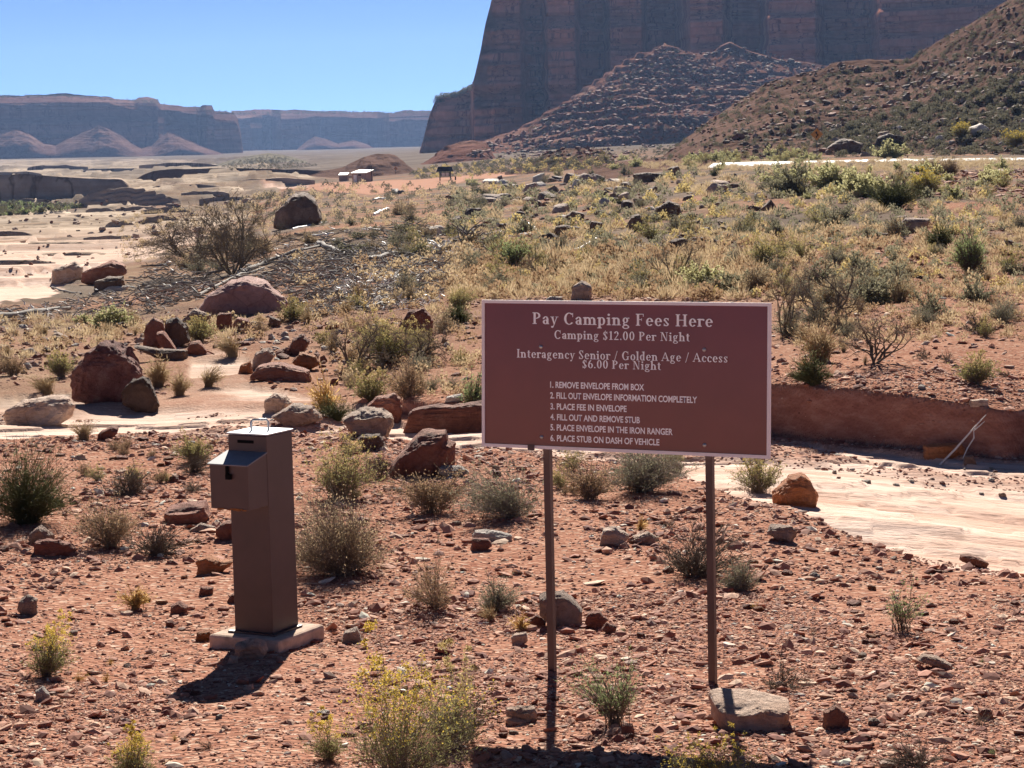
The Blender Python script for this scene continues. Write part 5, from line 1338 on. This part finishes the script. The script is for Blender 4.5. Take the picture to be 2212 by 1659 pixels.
stick_heap("driftwood_debris", hits(PILE, 1900, rng), rng, 12, 40, 1.15, "driftwood", "dark tangle of small driftwood sticks covering the slope", 3.0)
stick_heap("driftwood_debris", hits(CORE, 1500, rng), rng, 12, 52, 1.6, "driftwood", "densest dark driftwood tangle around the long curved log", 5.0)
WH = [(720, 640), (740, 605), (800, 585), (860, 590), (890, 610), (860, 640), (960, 640), (950, 655), (880, 668), (780, 660)]
stick_heap("driftwood_debris", hits(WH, 600, rng), rng, 6, 18, 1.5, "driftpale", "bleached white driftwood chips glinting in the middle of the pile", 6.0, .7)
stick_heap("driftwood_debris", hits(PILE, 500, rng), rng, 6, 18, 1.2, "driftpale", "pale driftwood chips scattered through the dark sticks", 6.0, .7)

# ------------------------------------------------------------------ scattered stones and shrubs with their own descriptions
LM = [(540, 640, "the red dome boulder"), (645, 455, "the large dark lone boulder"), (230, 800, "the big conglomerate boulder"), (90, 885, "the log like boulder"), (795, 910, "the tan topped boulder"),
      (910, 975, "the red wedge boulder"), (355, 720, "the clustered boulders"), (195, 590, "the boulder trio"), (500, 520, "the tall tamarisk"), (962, 378, "the notice kiosk"), (780, 380, "the restroom hut"),
      (1443, 455, "the largest field boulder"), (1765, 310, "the winding road sign"), (2095, 545, "the light green broom"), (2000, 405, "the brilliant yellow bush"), (1970, 487, "the flat pinkish boulder"),
      (1885, 730, "the bare bank bush"), (1720, 1060, "the bright orange boulder"), (1620, 1535, "the large sandstone slab"), (1350, 850, "the camping sign"), (575, 1150, "the fee post"), (1212, 1315, "the grey brown block"),
      (60, 1170, "the jagged red slab"), (2105, 1210, "the slickrock edge stone"), (1257, 625, "the brown standing boulder"), (955, 530, "the bleached root mass"), (1165, 400, "the tilted pale slab"), (2113, 278, "the pale topped boulder"),
      (1660, 555, "the soft yellow green bush"), (1920, 300, "the dark rounded boulder"), (60, 560, "the left slickrock"), (1455, 570, "the dark dead bush"), (340, 480, "the far left ledges"), (1250, 335, "the red mound")]
ORD = ["", "second", "third", "fourth", "fifth", "sixth", "seventh", "eighth", "ninth", "tenth", "eleventh", "twelfth", "thirteenth", "fourteenth", "fifteenth", "sixteenth", "seventeenth", "eighteenth", "nineteenth", "twentieth"] + ["twenty " + q for q in ("first", "second", "third", "fourth", "fifth", "sixth", "seventh", "eighth", "ninth")] + ["thirtieth"] + ["thirty " + q for q in ("first", "second", "third", "fourth", "fifth", "sixth", "seventh", "eighth", "ninth")]
def describe(items):
    """items: [obj, u, v, kind phrase]; writes one label for each that no other carries"""
    cells = {}
    for o, u, v, ph in items:
        d = [(math.hypot((u - a) * .8, (v - b) * 1.6), a, b, n) for a, b, n in LM]; _, a, b, n = min(d)
        if abs(u - a) > 1.3 * abs(v - b) * 1.6: rel = ("left of " if u < a else "right of ") + n
        else: rel = ("beyond " if v < b else "in front of ") + n
        cells.setdefault((ph, rel), []).append((u, o))
    for (ph, rel), L in cells.items():
        L.sort(key=lambda q: q[0])
        for i, (u, o) in enumerate(L):
            if len(L) == 1: o["label"] = f"lone {ph} {rel}"
            elif i == 0: o["label"] = f"leftmost {ph} {rel}"
            elif i == len(L) - 1: o["label"] = f"rightmost {ph} {rel}"
            else: o["label"] = f"{ORD[min(i, len(ORD) - 1)]} {ph} from the left, {rel}"
items = []
TAKEN = [(np.mean([q[0] for q in r_[4]]), np.mean([q[1] for q in r_[4]]), np.ptp([q[0] for q in r_[4]]) / 2, np.ptp([q[1] for q in r_[4]]) / 2) for r_ in RK]
def free(u, v):
    return all(abs(u - a) > w + 3 or abs(v - b) > h_ + 3 for a, b, w, h_ in TAKEN) and not (440 < u < 720 and 880 < v < 1420) and not (1020 < u < 1680 and 640 < v < 1000)
PHR = {"red": "red stone", "redbed": "layered red stone", "tan": "tan stone", "grey": "grey stone", "dark": "dark stone", "pale": "pale stone", "orange": "orange stone"}
RQ = []
def scatter_rocks(poly, n, mats, wmin, wmax, r, group, big=""):
    for u, v, x, y, z in hits(poly, n, r):
        if not free(u, v): continue
        mt = mats[r.integers(len(mats))]; px = math.exp(r.uniform(math.log(wmin), math.log(wmax))); s_ = px * y / F
        RQ.append((px, u, v, (x, y, z + s_ * .10), mt, int(r.integers(5)), (r.normal(0, .18), r.normal(0, .18), r.uniform(0, 6.28)), (s_, s_ * r.uniform(.7, 1.1), s_ * r.uniform(.6, 1.1)), group))
def place_rocks(most):
    RQ.sort(key=lambda q: -q[0])
    for px, u, v, p, mt, i, rot, sc, group in RQ[:most]:
        o = link("rock", proto_rock(mt, i)[0], None, p); o.rotation_euler = rot; o.scale = sc
        o["category"] = "stone"; o["group"] = group
        items.append((o, u, v, PHR[mt]))
    Vs, Fs, mi, n = [], [], [], 0; ms = sorted({q[4] for q in RQ[most:]})
    for px, u, v, p, mt, i, rot, sc, group in RQ[most:]:
        _, V_, F_ = proto_rock(mt, i); m = np.array(Matrix.Rotation(rot[2], 3, 'Z'))
        Vs.append((V_ * np.array(sc)) @ m.T + np.array(p)); Fs.append(F_ + n); n += len(V_); mi.append(np.full(len(F_), ms.index(mt)))
    if Vs: tag(link("rubble", mesh("rubble", np.vstack(Vs), [np.vstack(Fs)], [MAT[m] for m in ms], np.concatenate(mi), smooth=False)), "smaller stones scattered between the field bushes and over the gravel", "rubble", kind="stuff")
RB = ["red", "red", "redbed", "tan", "orange", "pale", "red"]
FRONT = [(0, 1130), (500, 1120), (700, 1260), (1000, 1110), (1500, 1100), (1700, 1110), (1900, 1200), (2212, 1260), (2212, 1659), (0, 1659)]
scatter_rocks(FRONT, 70, RB, 18, 36, rng, "loose stones on the near gravel")
scatter_rocks([(0, 950), (450, 950), (480, 1120), (0, 1130)], 16, RB, 16, 34, rng, "stones on the red gravel bank")
scatter_rocks([(640, 950), (1040, 960), (1160, 1100), (800, 1060), (650, 1060)], 14, RB, 14, 34, rng, "stones on the red gravel bank")
scatter_rocks([(260, 690), (700, 690), (860, 800), (820, 850), (650, 830), (540, 760), (420, 770), (270, 740)], 34, ["red", "redbed", "tan", "grey", "red"], 14, 40, rng, "rubble beside the upper wash")
scatter_rocks([(0, 720), (250, 690), (300, 750), (150, 770), (0, 800)], 16, ["red", "tan", "pale", "dark"], 14, 44, rng, "stones on the left bank")
scatter_rocks([(1000, 400), (1480, 370), (1700, 430), (1560, 540), (1100, 560), (900, 500)], 180, ["dark", "dark", "grey", "dark", "pale", "dark"], 13, 58, rng, "stones among the brush of the field")
scatter_rocks([(1650, 420), (2212, 430), (2212, 620), (1700, 640), (1600, 560)], 34, ["red", "dark", "red", "pale"], 10, 28, rng, "stones among the brush of the field")
scatter_rocks([(1680, 700), (2212, 680), (2212, 860), (1680, 810)], 20, ["red", "tan", "pale"], 10, 24, rng, "stones on top of the cut bank")
scatter_rocks([(1500, 330), (2212, 180), (2212, 335), (1900, 335)], 46, ["dark", "dark", "grey", "dark", "pale"], 9, 30, rng, "boulders on the hillside above the highway")
scatter_rocks([(150, 450), (560, 420), (560, 500), (300, 560), (100, 600)], 16, ["tan", "dark", "tan"], 10, 30, rng, "stones on the left slickrock")
scatter_rocks([(1690, 985), (2212, 1010), (2212, 1080), (1700, 1030)], 14, ["red", "tan", "pale"], 10, 24, rng, "stones in the wash below the cut bank")

place_rocks(232)
PK = {"rabbit": ("rabbitbrush", "yellow bush"), "dull": ("rabbitbrush", "olive yellow bush"), "green": ("shrub", "dark green bush"), "grey": ("shrub", "grey green bush"), "brush": ("shrub", "tan brush clump"),
      "scrub": ("shrub", "dark twiggy bush"), "tan": ("grass_tuft", "straw tuft"), "rust": ("buckwheat", "orange brown weed"), "sage": ("sagebrush", "pale round bush"), "darksage": ("sagebrush", "dusky round bush"),
      "gold": ("grass_tuft", "golden tuft"), "lime": ("shrub", "light green bush")}
def scatter_plants(poly, n, kinds, hmin, hmax, r, group, dens=.35, thick=2.2):
    for u, v, x, y, z in hits(poly, n, r):
        if not free(u, v): continue
        if y > 24 and fbm(x * 9 / y ** .8, y ** .2 * 9, s=93, o=3) < -.08 and r.uniform() < .8: continue
        kd = kinds[r.integers(len(kinds))]; s_ = r.uniform(hmin, hmax) * y / F
        o = link(PK[kd][0], plant_mesh(kd, int(r.integers(3)), dens, thick), None, (x, y, z - .02 * s_))
        o.rotation_euler = (0, 0, r.uniform(0, 6.28)); o.scale = (s_ * r.uniform(.8, 1.15), s_ * r.uniform(.8, 1.15), s_)
        o["category"] = "bush" if PK[kd][0] != "grass_tuft" else "grass"; o["group"] = group
        items.append((o, u, v, PK[kd][1]))
scatter_plants([(1000, 400), (1300, 372), (1640, 366), (1680, 440), (1400, 480), (1150, 480), (950, 450)], 110, ["darksage", "sage", "grey", "grey", "green", "dull"], 14, 26, rng, "bushes of the field below the highway")
scatter_plants([(1680, 370), (2212, 360), (2212, 430), (2050, 440), (1650, 430)], 56, ["sage", "sage", "darksage", "sage", "dull"], 18, 40, rng, "bushes of the field below the highway")
scatter_plants([(1250, 346), (1700, 340), (1780, 346), (1650, 368), (1300, 368)], 70, ["sage", "sage", "dull"], 11, 22, rng, "bushes along the highway")
scatter_plants([(1480, 345), (1740, 325), (1760, 342), (1500, 348)], 16, ["sage", "sage", "dull"], 13, 22, rng, "bushes along the highway")
scatter_plants([(1100, 490), (1640, 460), (2212, 470), (2212, 640), (1680, 640), (1060, 640), (1000, 560)], 100, ["grey", "darksage", "tan", "dull", "darksage", "grey", "dull"], 26, 56, rng, "bushes of the field above the sign")
scatter_plants([(1690, 640), (2212, 640), (2212, 740), (1690, 740)], 34, ["grey", "grey", "darksage", "dull", "scrub", "tan"], 34, 70, rng, "bushes above the cut bank", .5, 1.8)
scatter_plants([(1690, 745), (2212, 740), (2212, 850), (1690, 810)], 10, ["tan", "scrub", "gold"], 16, 34, rng, "bushes above the cut bank", .4, 1.8)
scatter_plants([(640, 690), (1030, 560), (1030, 860), (760, 850), (700, 760)], 44, ["dull", "tan", "brush", "rust", "grey"], 28, 60, rng, "bushes between the driftwood and the sign", .5, 1.8)
scatter_plants([(640, 500), (1000, 430), (1100, 500), (900, 560), (620, 540)], 56, ["grey", "darksage", "dull", "brush", "grey"], 18, 40, rng, "bushes among the driftwood")
scatter_plants([(0, 690), (420, 690), (640, 700), (480, 760), (280, 740), (0, 780)], 44, ["tan", "dull", "sage", "tan", "rust"], 20, 42, rng, "brush on the left bank", .5, 1.8)
scatter_plants([(330, 560), (600, 520), (640, 560), (450, 600)], 20, ["scrub", "brush", "grey"], 26, 50, rng, "bushes among the driftwood")
scatter_plants([(0, 1210), (480, 1240), (480, 1659), (0, 1659)], 8, ["gold", "scrub", "gold"], 14, 30, rng, "tufts in the near gravel", .4, 1.4)
scatter_plants([(0, 955), (450, 960), (460, 1100), (180, 1060), (180, 980)], 12, ["scrub", "rust", "dull"], 20, 46, rng, "bushes on the red gravel bank", .5, 1.5)
scatter_plants([(640, 960), (800, 960), (860, 1060), (1000, 1100), (700, 1100)], 12, ["rust", "dull", "scrub"], 26, 54, rng, "bushes on the red gravel bank", .6, 1.4)
scatter_plants([(1200, 990), (1500, 1000), (1500, 1070), (1200, 1080)], 9, ["rust", "scrub", "dull"], 24, 56, rng, "bushes on the red gravel bank", .6, 1.4)
scatter_plants([(1250, 1090), (2150, 1280), (2150, 1650), (1250, 1650)], 10, ["scrub", "lime", "gold"], 14, 34, rng, "tufts in the near gravel", .3, 1.3)
SP = []
for i in range(4):
    r = np.random.default_rng(70 + i); mb = MB(); n = 9
    C = np.stack([np.linspace(-.5, .5, n), np.cumsum(r.normal(0, .025, n)), .03 + np.abs(np.cumsum(r.normal(0, .015, n)))], 1)
    mb.tube(C, np.linspace(.045, .018, n) * r.uniform(.85, 1.15, n), 7)
    for _ in range(3):
        j = r.integers(2, 8); d = r.normal(0, 1, 3); d[2] = abs(d[2]); d /= np.linalg.norm(d); L = r.uniform(.1, .25)
        mb.tube([C[j], C[j] + d * L * .5, C[j] + d * L + r.normal(0, .03, 3)], [.018, .012, .005], 5)
    V_, F_ = mb.data()
    SP.append([mesh("driftwood_log", V_, F_, [MAT["driftwood"]]), mesh("driftwood_log", V_, F_, [MAT["driftpale"]])])
for u, v, x, y, z in hits(PILE, 150, rng):
    pl_ = int(rng.uniform() < .3); L = rng.uniform(24, 80) * y / F
    o = link("driftwood_log", SP[rng.integers(4)][pl_], None, (x, y, z + .02 * L))
    o.rotation_euler = (rng.normal(0, .2), rng.normal(0, .16), rng.normal(0, .5) + (math.pi if rng.uniform() < .5 else 0)); o.scale = (L, L, L)
    o["category"] = "driftwood"; o["group"] = "loose logs of the driftwood pile"
    items.append((o, u, v, "bleached driftwood branch" if pl_ else "dark driftwood branch"))
describe(items)

# far and small growth that nobody could count
def merged_plants(name, q, kinds, hmin, hmax, r, label, tri=70):
    Vs, Fs, mi, n = [], [], [], 0; ms = []; dark = name != "field_brush"
    pro = []
    for kd in kinds:
        p = KIND[kd]; k_ = tri
        d = r.normal(size=(k_, 3)); d[:, 2] = np.abs(d[:, 2]); d /= np.linalg.norm(d, axis=1)[:, None]
        rr = r.uniform(.45, 1, k_)[:, None]
        P = d * rr * [p["W"] / 2, p["W"] / 2, .95]
        if p.get("grass"): P[:, 2] *= .2
        dl = d * [.6, .6, 1.3] + r.normal(0, .4, (k_, 3)) + [0, 0, .5]
        pro.append((leaves(P, dl, .75 if p.get("grass") else .22, .03 if p.get("grass") else .10, r), MAT["l_far" if dark and kd in ("darksage", "green", "grey") else p["m"][-1]]))
        if pro[-1][1] not in ms: ms.append(pro[-1][1])
    for u, v, x, y, z in q:
        (pv_, pf_), m = pro[r.integers(len(pro))]; s_ = r.uniform(hmin, hmax) * y / F; a = r.uniform(0, 6.28)
        c, s2 = math.cos(a) * s_, math.sin(a) * s_
        Vs.append(np.stack([pv_[:, 0] * c - pv_[:, 1] * s2 + x, pv_[:, 0] * s2 + pv_[:, 1] * c + y, pv_[:, 2] * s_ + z - .05 * s_], 1))
        Fs.append(pf_ + n); n += len(pv_); mi.append(np.full(len(pf_), ms.index(m)))
    return tag(link(name, mesh(name, np.vstack(Vs), [np.vstack(Fs)], ms, np.concatenate(mi))), label, "brush", kind="stuff")
merged_plants("hillside_brush", hits([(1330, 348), (1500, 290), (1660, 185), (1900, 138), (2016, 95), (2160, 15), (2230, -20), (2230, 335), (1800, 340), (1600, 346)], 1500, rng), ["darksage", "green", "darksage", "grey", "green", "darksage"], 4, 11, rng, "small round bushes dotting the hillside above the highway")
merged_plants("hillside_brush", hits([(1750, 300), (2230, 150), (2230, 335), (1800, 340)], 420, rng), ["darksage", "green", "green", "darksage"], 9, 20, rng, "denser brush on the lower right hillside", 110)
merged_plants("talus_brush", hits([(1000, 340), (1200, 240), (1432, 100), (1660, 185), (1500, 290), (1330, 350)], 700, rng), ["darksage", "grey"], 3, 7, rng, "thin brush on the ledges of the talus slope", 40)
merged_plants("flat_brush", hits([(880, 372), (1100, 345), (1300, 345), (1350, 362), (1080, 378), (900, 388)], 420, rng), ["grey", "dull", "darksage"], 5, 12, rng, "low brush on the flat behind the notice kiosk", 60)
merged_plants("flat_brush", hits([(700, 400), (1060, 400), (1100, 480), (760, 500), (560, 480), (480, 440)], 420, rng), ["brush", "grey", "brush", "darksage"], 7, 16, rng, "low dry brush on the flat before the huts", 60)
merged_plants("field_brush", hits([(960, 420), (1640, 366), (2212, 400), (2212, 640), (1060, 640), (980, 520)], 1300, rng), ["darksage", "grey", "tan", "darksage", "dull", "tan"], 10, 26, rng, "small dry growth between the field bushes", 80)
merged_plants("dry_grass", hits([(1040, 500), (2212, 480), (2212, 740), (1690, 745), (1690, 650), (1030, 650), (900, 690), (960, 560)], 1000, rng), ["tan", "brush", "rust"], 12, 30, rng, "thin tan grass covering the field above the sign", 46)
merged_plants("dry_grass", hits([(1000, 560), (1680, 540), (1680, 650), (1030, 650), (960, 640)], 330, rng), ["tan", "rust"], 20, 44, rng, "tall tan grass just above the sign", 60)
merged_plants("dry_grass", hits([(1380, 353), (2212, 342), (2212, 368), (1900, 372), (1400, 368)], 900, rng), ["tan"], 5, 12, rng, "bleached dry grass along the road verge", 46)
merged_plants("dry_grass", hits([(640, 560), (1040, 520), (1040, 860), (780, 860), (640, 700)], 320, rng), ["rust", "brush"], 14, 30, rng, "tan grass between the driftwood and the sign", 46)
merged_plants("dry_grass", hits([(0, 690), (640, 690), (560, 740), (280, 735), (0, 790)], 230, rng), ["tan", "brush", "rust"], 12, 26, rng, "straw coloured grass on the left bank", 46)
merged_plants("dry_grass", hits([(250, 470), (560, 430), (620, 520), (420, 560), (260, 570)], 260, rng), ["tan", "brush"], 5, 12, rng, "yellow grass on the slickrock slope at left", 40)
merged_plants("river_reeds", hits([(0, 440), (190, 446), (140, 455), (0, 466)], 420, rng), ["green", "lime", "green"], 5, 11, rng, "green reeds along the distant river bend", 60)
merged_plants("dome_brush", hits([(470, 358), (580, 335), (690, 358), (620, 366), (500, 366)], 500, rng), ["darksage", "grey"], 2.2, 4.5, rng, "grey brush covering the distant low dome", 40)
merged_plants("rim_brush", hits([(937, 217), (1000, 202), (1022, 188), (1020, 196), (990, 212), (940, 224)], 60, rng), ["green", "green"], 8, 14, rng, "dark brush along the rim of the low buttress", 80)

merged_plants("rim_brush", hits([(0, 208), (130, 204), (250, 216), (340, 216), (345, 226), (440, 234), (520, 244), (700, 241), (930, 241), (930, 246), (700, 246), (500, 248), (330, 224), (130, 209), (0, 212)], 500, rng), ["green", "darksage"], 2, 4.5, rng, "low dark brush fringing the rims of the far mesas", 40)

# ------------------------------------------------------------------ loose gravel
def gravel(name, n, y0, y1, smin, smax, sub, r, label, keep, wpow=1.0):
    y = np.sqrt(r.uniform(y0 ** 2, y1 ** 2, int(n))); x = y * r.uniform(-.31, .31, int(n))
    z = ground_z(x, y); u, v = project(np.stack([x, y, z], 1)); m = keep(u, v, x, y)
    x, y, z = x[m], y[m], z[m]; n = len(x)
    d, f = ico(sub); Vb = []
    for i in range(8):
        e = r.uniform(.7, 1.25, (len(d), 1)); Vb.append(d * e)
    Vb = np.array(Vb); s_ = np.exp(r.uniform(0, 1, n) ** 2.6 * math.log(smax / smin)) * smin
    a = r.uniform(0, 2 * math.pi, n); tx, ty = r.normal(0, .22, n), r.normal(0, .22, n)
    P = Vb[r.integers(0, 8, n)] * (np.stack([r.uniform(.8, 1.35, n), r.uniform(.55, .95, n), r.uniform(.22, .55, n)], 1) * s_[:, None])[:, None]
    c, q = np.cos(a)[:, None], np.sin(a)[:, None]
    X = P[:, :, 0] * c - P[:, :, 1] * q; Y_ = P[:, :, 0] * q + P[:, :, 1] * c; Z = P[:, :, 2] + X * tx[:, None] + Y_ * ty[:, None]
    Vv = np.stack([X + x[:, None], Y_ + y[:, None], Z + z[:, None] + s_[:, None] * .12], 2).reshape(-1, 3)
    Ff = (f[None] + (np.arange(n) * len(d))[:, None, None]).reshape(-1, 3)
    pal = np.array([(.28, .115, .075), (.36, .16, .105), (.44, .225, .15), (.20, .075, .052), (.52, .31, .21), (.62, .44, .31), (.74, .62, .50), (.30, .20, .155)])
    w = np.array([.2, .23, .19, .12, .13, .06, .04, .03]); ci = r.choice(8, n, p=w)
    cc = np.repeat(np.minimum(pal[ci] * r.uniform(.95, 1.42, (n, 1)), .85), len(d), 0)
    return tag(link(name, mesh(name, Vv, [Ff], [MAT["gravel"]], smooth=False, attrs={"tint": cc})), label, "gravel", kind="stuff")
def off_rock(u, v, x, y):
    w = 10 * fbm(x * 2.3, y * 2.3, s=88)
    return ~in_poly(u + w * 2, v + w, WASH) & (np.random.default_rng(3).uniform(size=len(x)) < .25 + .75 * sm(fbm(x * 1.1, y * .9, s=89, o=3), -.3, .12))
gravel("gravel", 115000, 6.9, 11.5, .0035, .013, 0, rng, "fine red gravel in front of the sign and fee post", off_rock)
gravel("gravel", 9500, 6.9, 11.5, .011, .042, 1, rng, "flat red stone chips in front of the sign and fee post", off_rock)
gravel("gravel", 80000, 11.3, 21.5, .006, .017, 0, rng, "fine red gravel on the bank behind the sign and fee post", off_rock)
gravel("gravel", 14000, 11.3, 21.5, .015, .058, 1, rng, "flat red stone chips on the bank behind the sign and fee post", off_rock)
gravel("gravel", 26000, 15, 23.5, .010, .034, 0, rng, "gravel bar in the wash bed", lambda u, v, x, y: in_poly(u, v, WASH) & (fbm(x * .5, y * .9, s=77) > .08) & (y > 17.5))
gravel("gravel", 26000, 19.5, 60, .015, .075, 0, rng, "coarse red rubble on the bank tops and field", lambda u, v, x, y: ~in_poly(u, v, WASH) & ~((x / y > -.06) & (y > np.interp(x / y, BTH, BANKY) - .3) & (y < np.interp(x / y, BTH, BANKY) + .55)) & ((u > 1650) | (fbm(x * .25, y * .2, s=91) > .02)) & (v > 480))
gravel("rubble", 9000, 85, 128, .06, .32, 0, rng, "purple red rubble on the road embankment", lambda u, v, x, y: (u > 1760) & (v > 362) & (v < 432))

def rubble_on(name, q, pmin, pmax, r, label, mats):
    d, f = ico(1); Vs, Fs, mi, n = [], [], [], 0
    for u, v, x, y, z in q:
        s_ = r.uniform(pmin, pmax) * y / F; P = d * r.uniform(.65, 1.25, (len(d), 1)) * [s_ * r.uniform(.8, 1.5), s_ * r.uniform(.6, 1), s_ * r.uniform(.35, .9)]
        a = r.uniform(0, 6.28); P = np.stack([P[:, 0] * math.cos(a) - P[:, 1] * math.sin(a), P[:, 0] * math.sin(a) + P[:, 1] * math.cos(a), P[:, 2] + .2 * P[:, 0]], 1)
        Vs.append(P + [x, y, z + s_ * .15]); Fs.append(f + n); n += len(d); mi.append(np.full(len(f), r.integers(len(mats))))
    return tag(link(name, mesh(name, np.vstack(Vs), [np.vstack(Fs)], [MAT[m] for m in mats], np.concatenate(mi), smooth=False)), label, "rubble", kind="stuff")
rubble_on("rubble", hits([(1330, 348), (1500, 290), (1660, 185), (1900, 138), (2016, 95), (2160, 15), (2230, -20), (2230, 335), (1800, 340), (1600, 346)], 1100, rng), 2, 6, rng, "small dark rocks strewn over the hillside above the highway", ["dark", "dark", "redbed"])
rubble_on("rubble", hits([(1480, 340), (1660, 250), (2230, 60), (2230, 335), (1800, 340)], 520, rng), 4, 12, rng, "larger broken rocks on the right hillside", ["dark", "redbed", "grey", "tan", "dark"])
rubble_on("rubble", hits([(1000, 340), (1200, 240), (1432, 100), (1660, 185), (1500, 290), (1330, 350)], 1500, rng), 2, 8, rng, "broken blocks on the ledges of the talus slope", ["redbed", "dark", "redbed"])
rubble_on("rubble", hits([(1400, 170), (1436, 98), (1500, 116), (1577, 92), (1760, 138), (1900, 143), (1700, 190)], 420, rng), 2, 6, rng, "broken blocks on the upper talus apron", ["redbed", "dark", "tan"])
rubble_on("rubble", hits([(1000, 400), (1640, 366), (2212, 400), (2212, 560), (1060, 560), (980, 480)], 420, rng), 3, 9, rng, "small dark stones between the field bushes", ["dark", "grey", "red"])
rubble_on("rubble", hits([(0, 440), (560, 420), (560, 500), (250, 560), (0, 640)], 130, rng), 2, 7, rng, "small loose stones on the left slickrock", ["tan", "tan", "red"])
rubble_on("rubble", hits([(0, 700), (640, 690), (860, 780), (800, 850), (540, 760), (420, 740), (240, 770), (0, 820)], 330, rng), 3, 12, rng, "broken red rock strewn over the left bank and beside the wash", ["red", "redbed", "tan", "red", "pale"])
rubble_on("rubble", hits([(660, 700), (1040, 680), (1040, 860), (780, 850)], 140, rng), 3, 11, rng, "broken red rock between the brush left of the sign", ["red", "redbed", "tan", "pale"])
# ------------------------------------------------------------------ air
t = bpy.data.materials.new("haze air"); t.use_nodes = True; nt = t.node_tree; nt.nodes.clear()
ou = nt.nodes.new("ShaderNodeOutputMaterial"); pvn = nt.nodes.new("ShaderNodeVolumePrincipled")
pvn.inputs["Color"].default_value = (.36, .55, .98, 1); pvn.inputs["Density"].default_value = HAZE; pvn.inputs["Anisotropy"].default_value = .25
nt.links.new(pvn.outputs[0], ou.inputs["Volume"])
hz = MB().box((0, 4400, 190), (9000, 9600, 480)).build("haze", t)
tag(hz, kind="stuff")
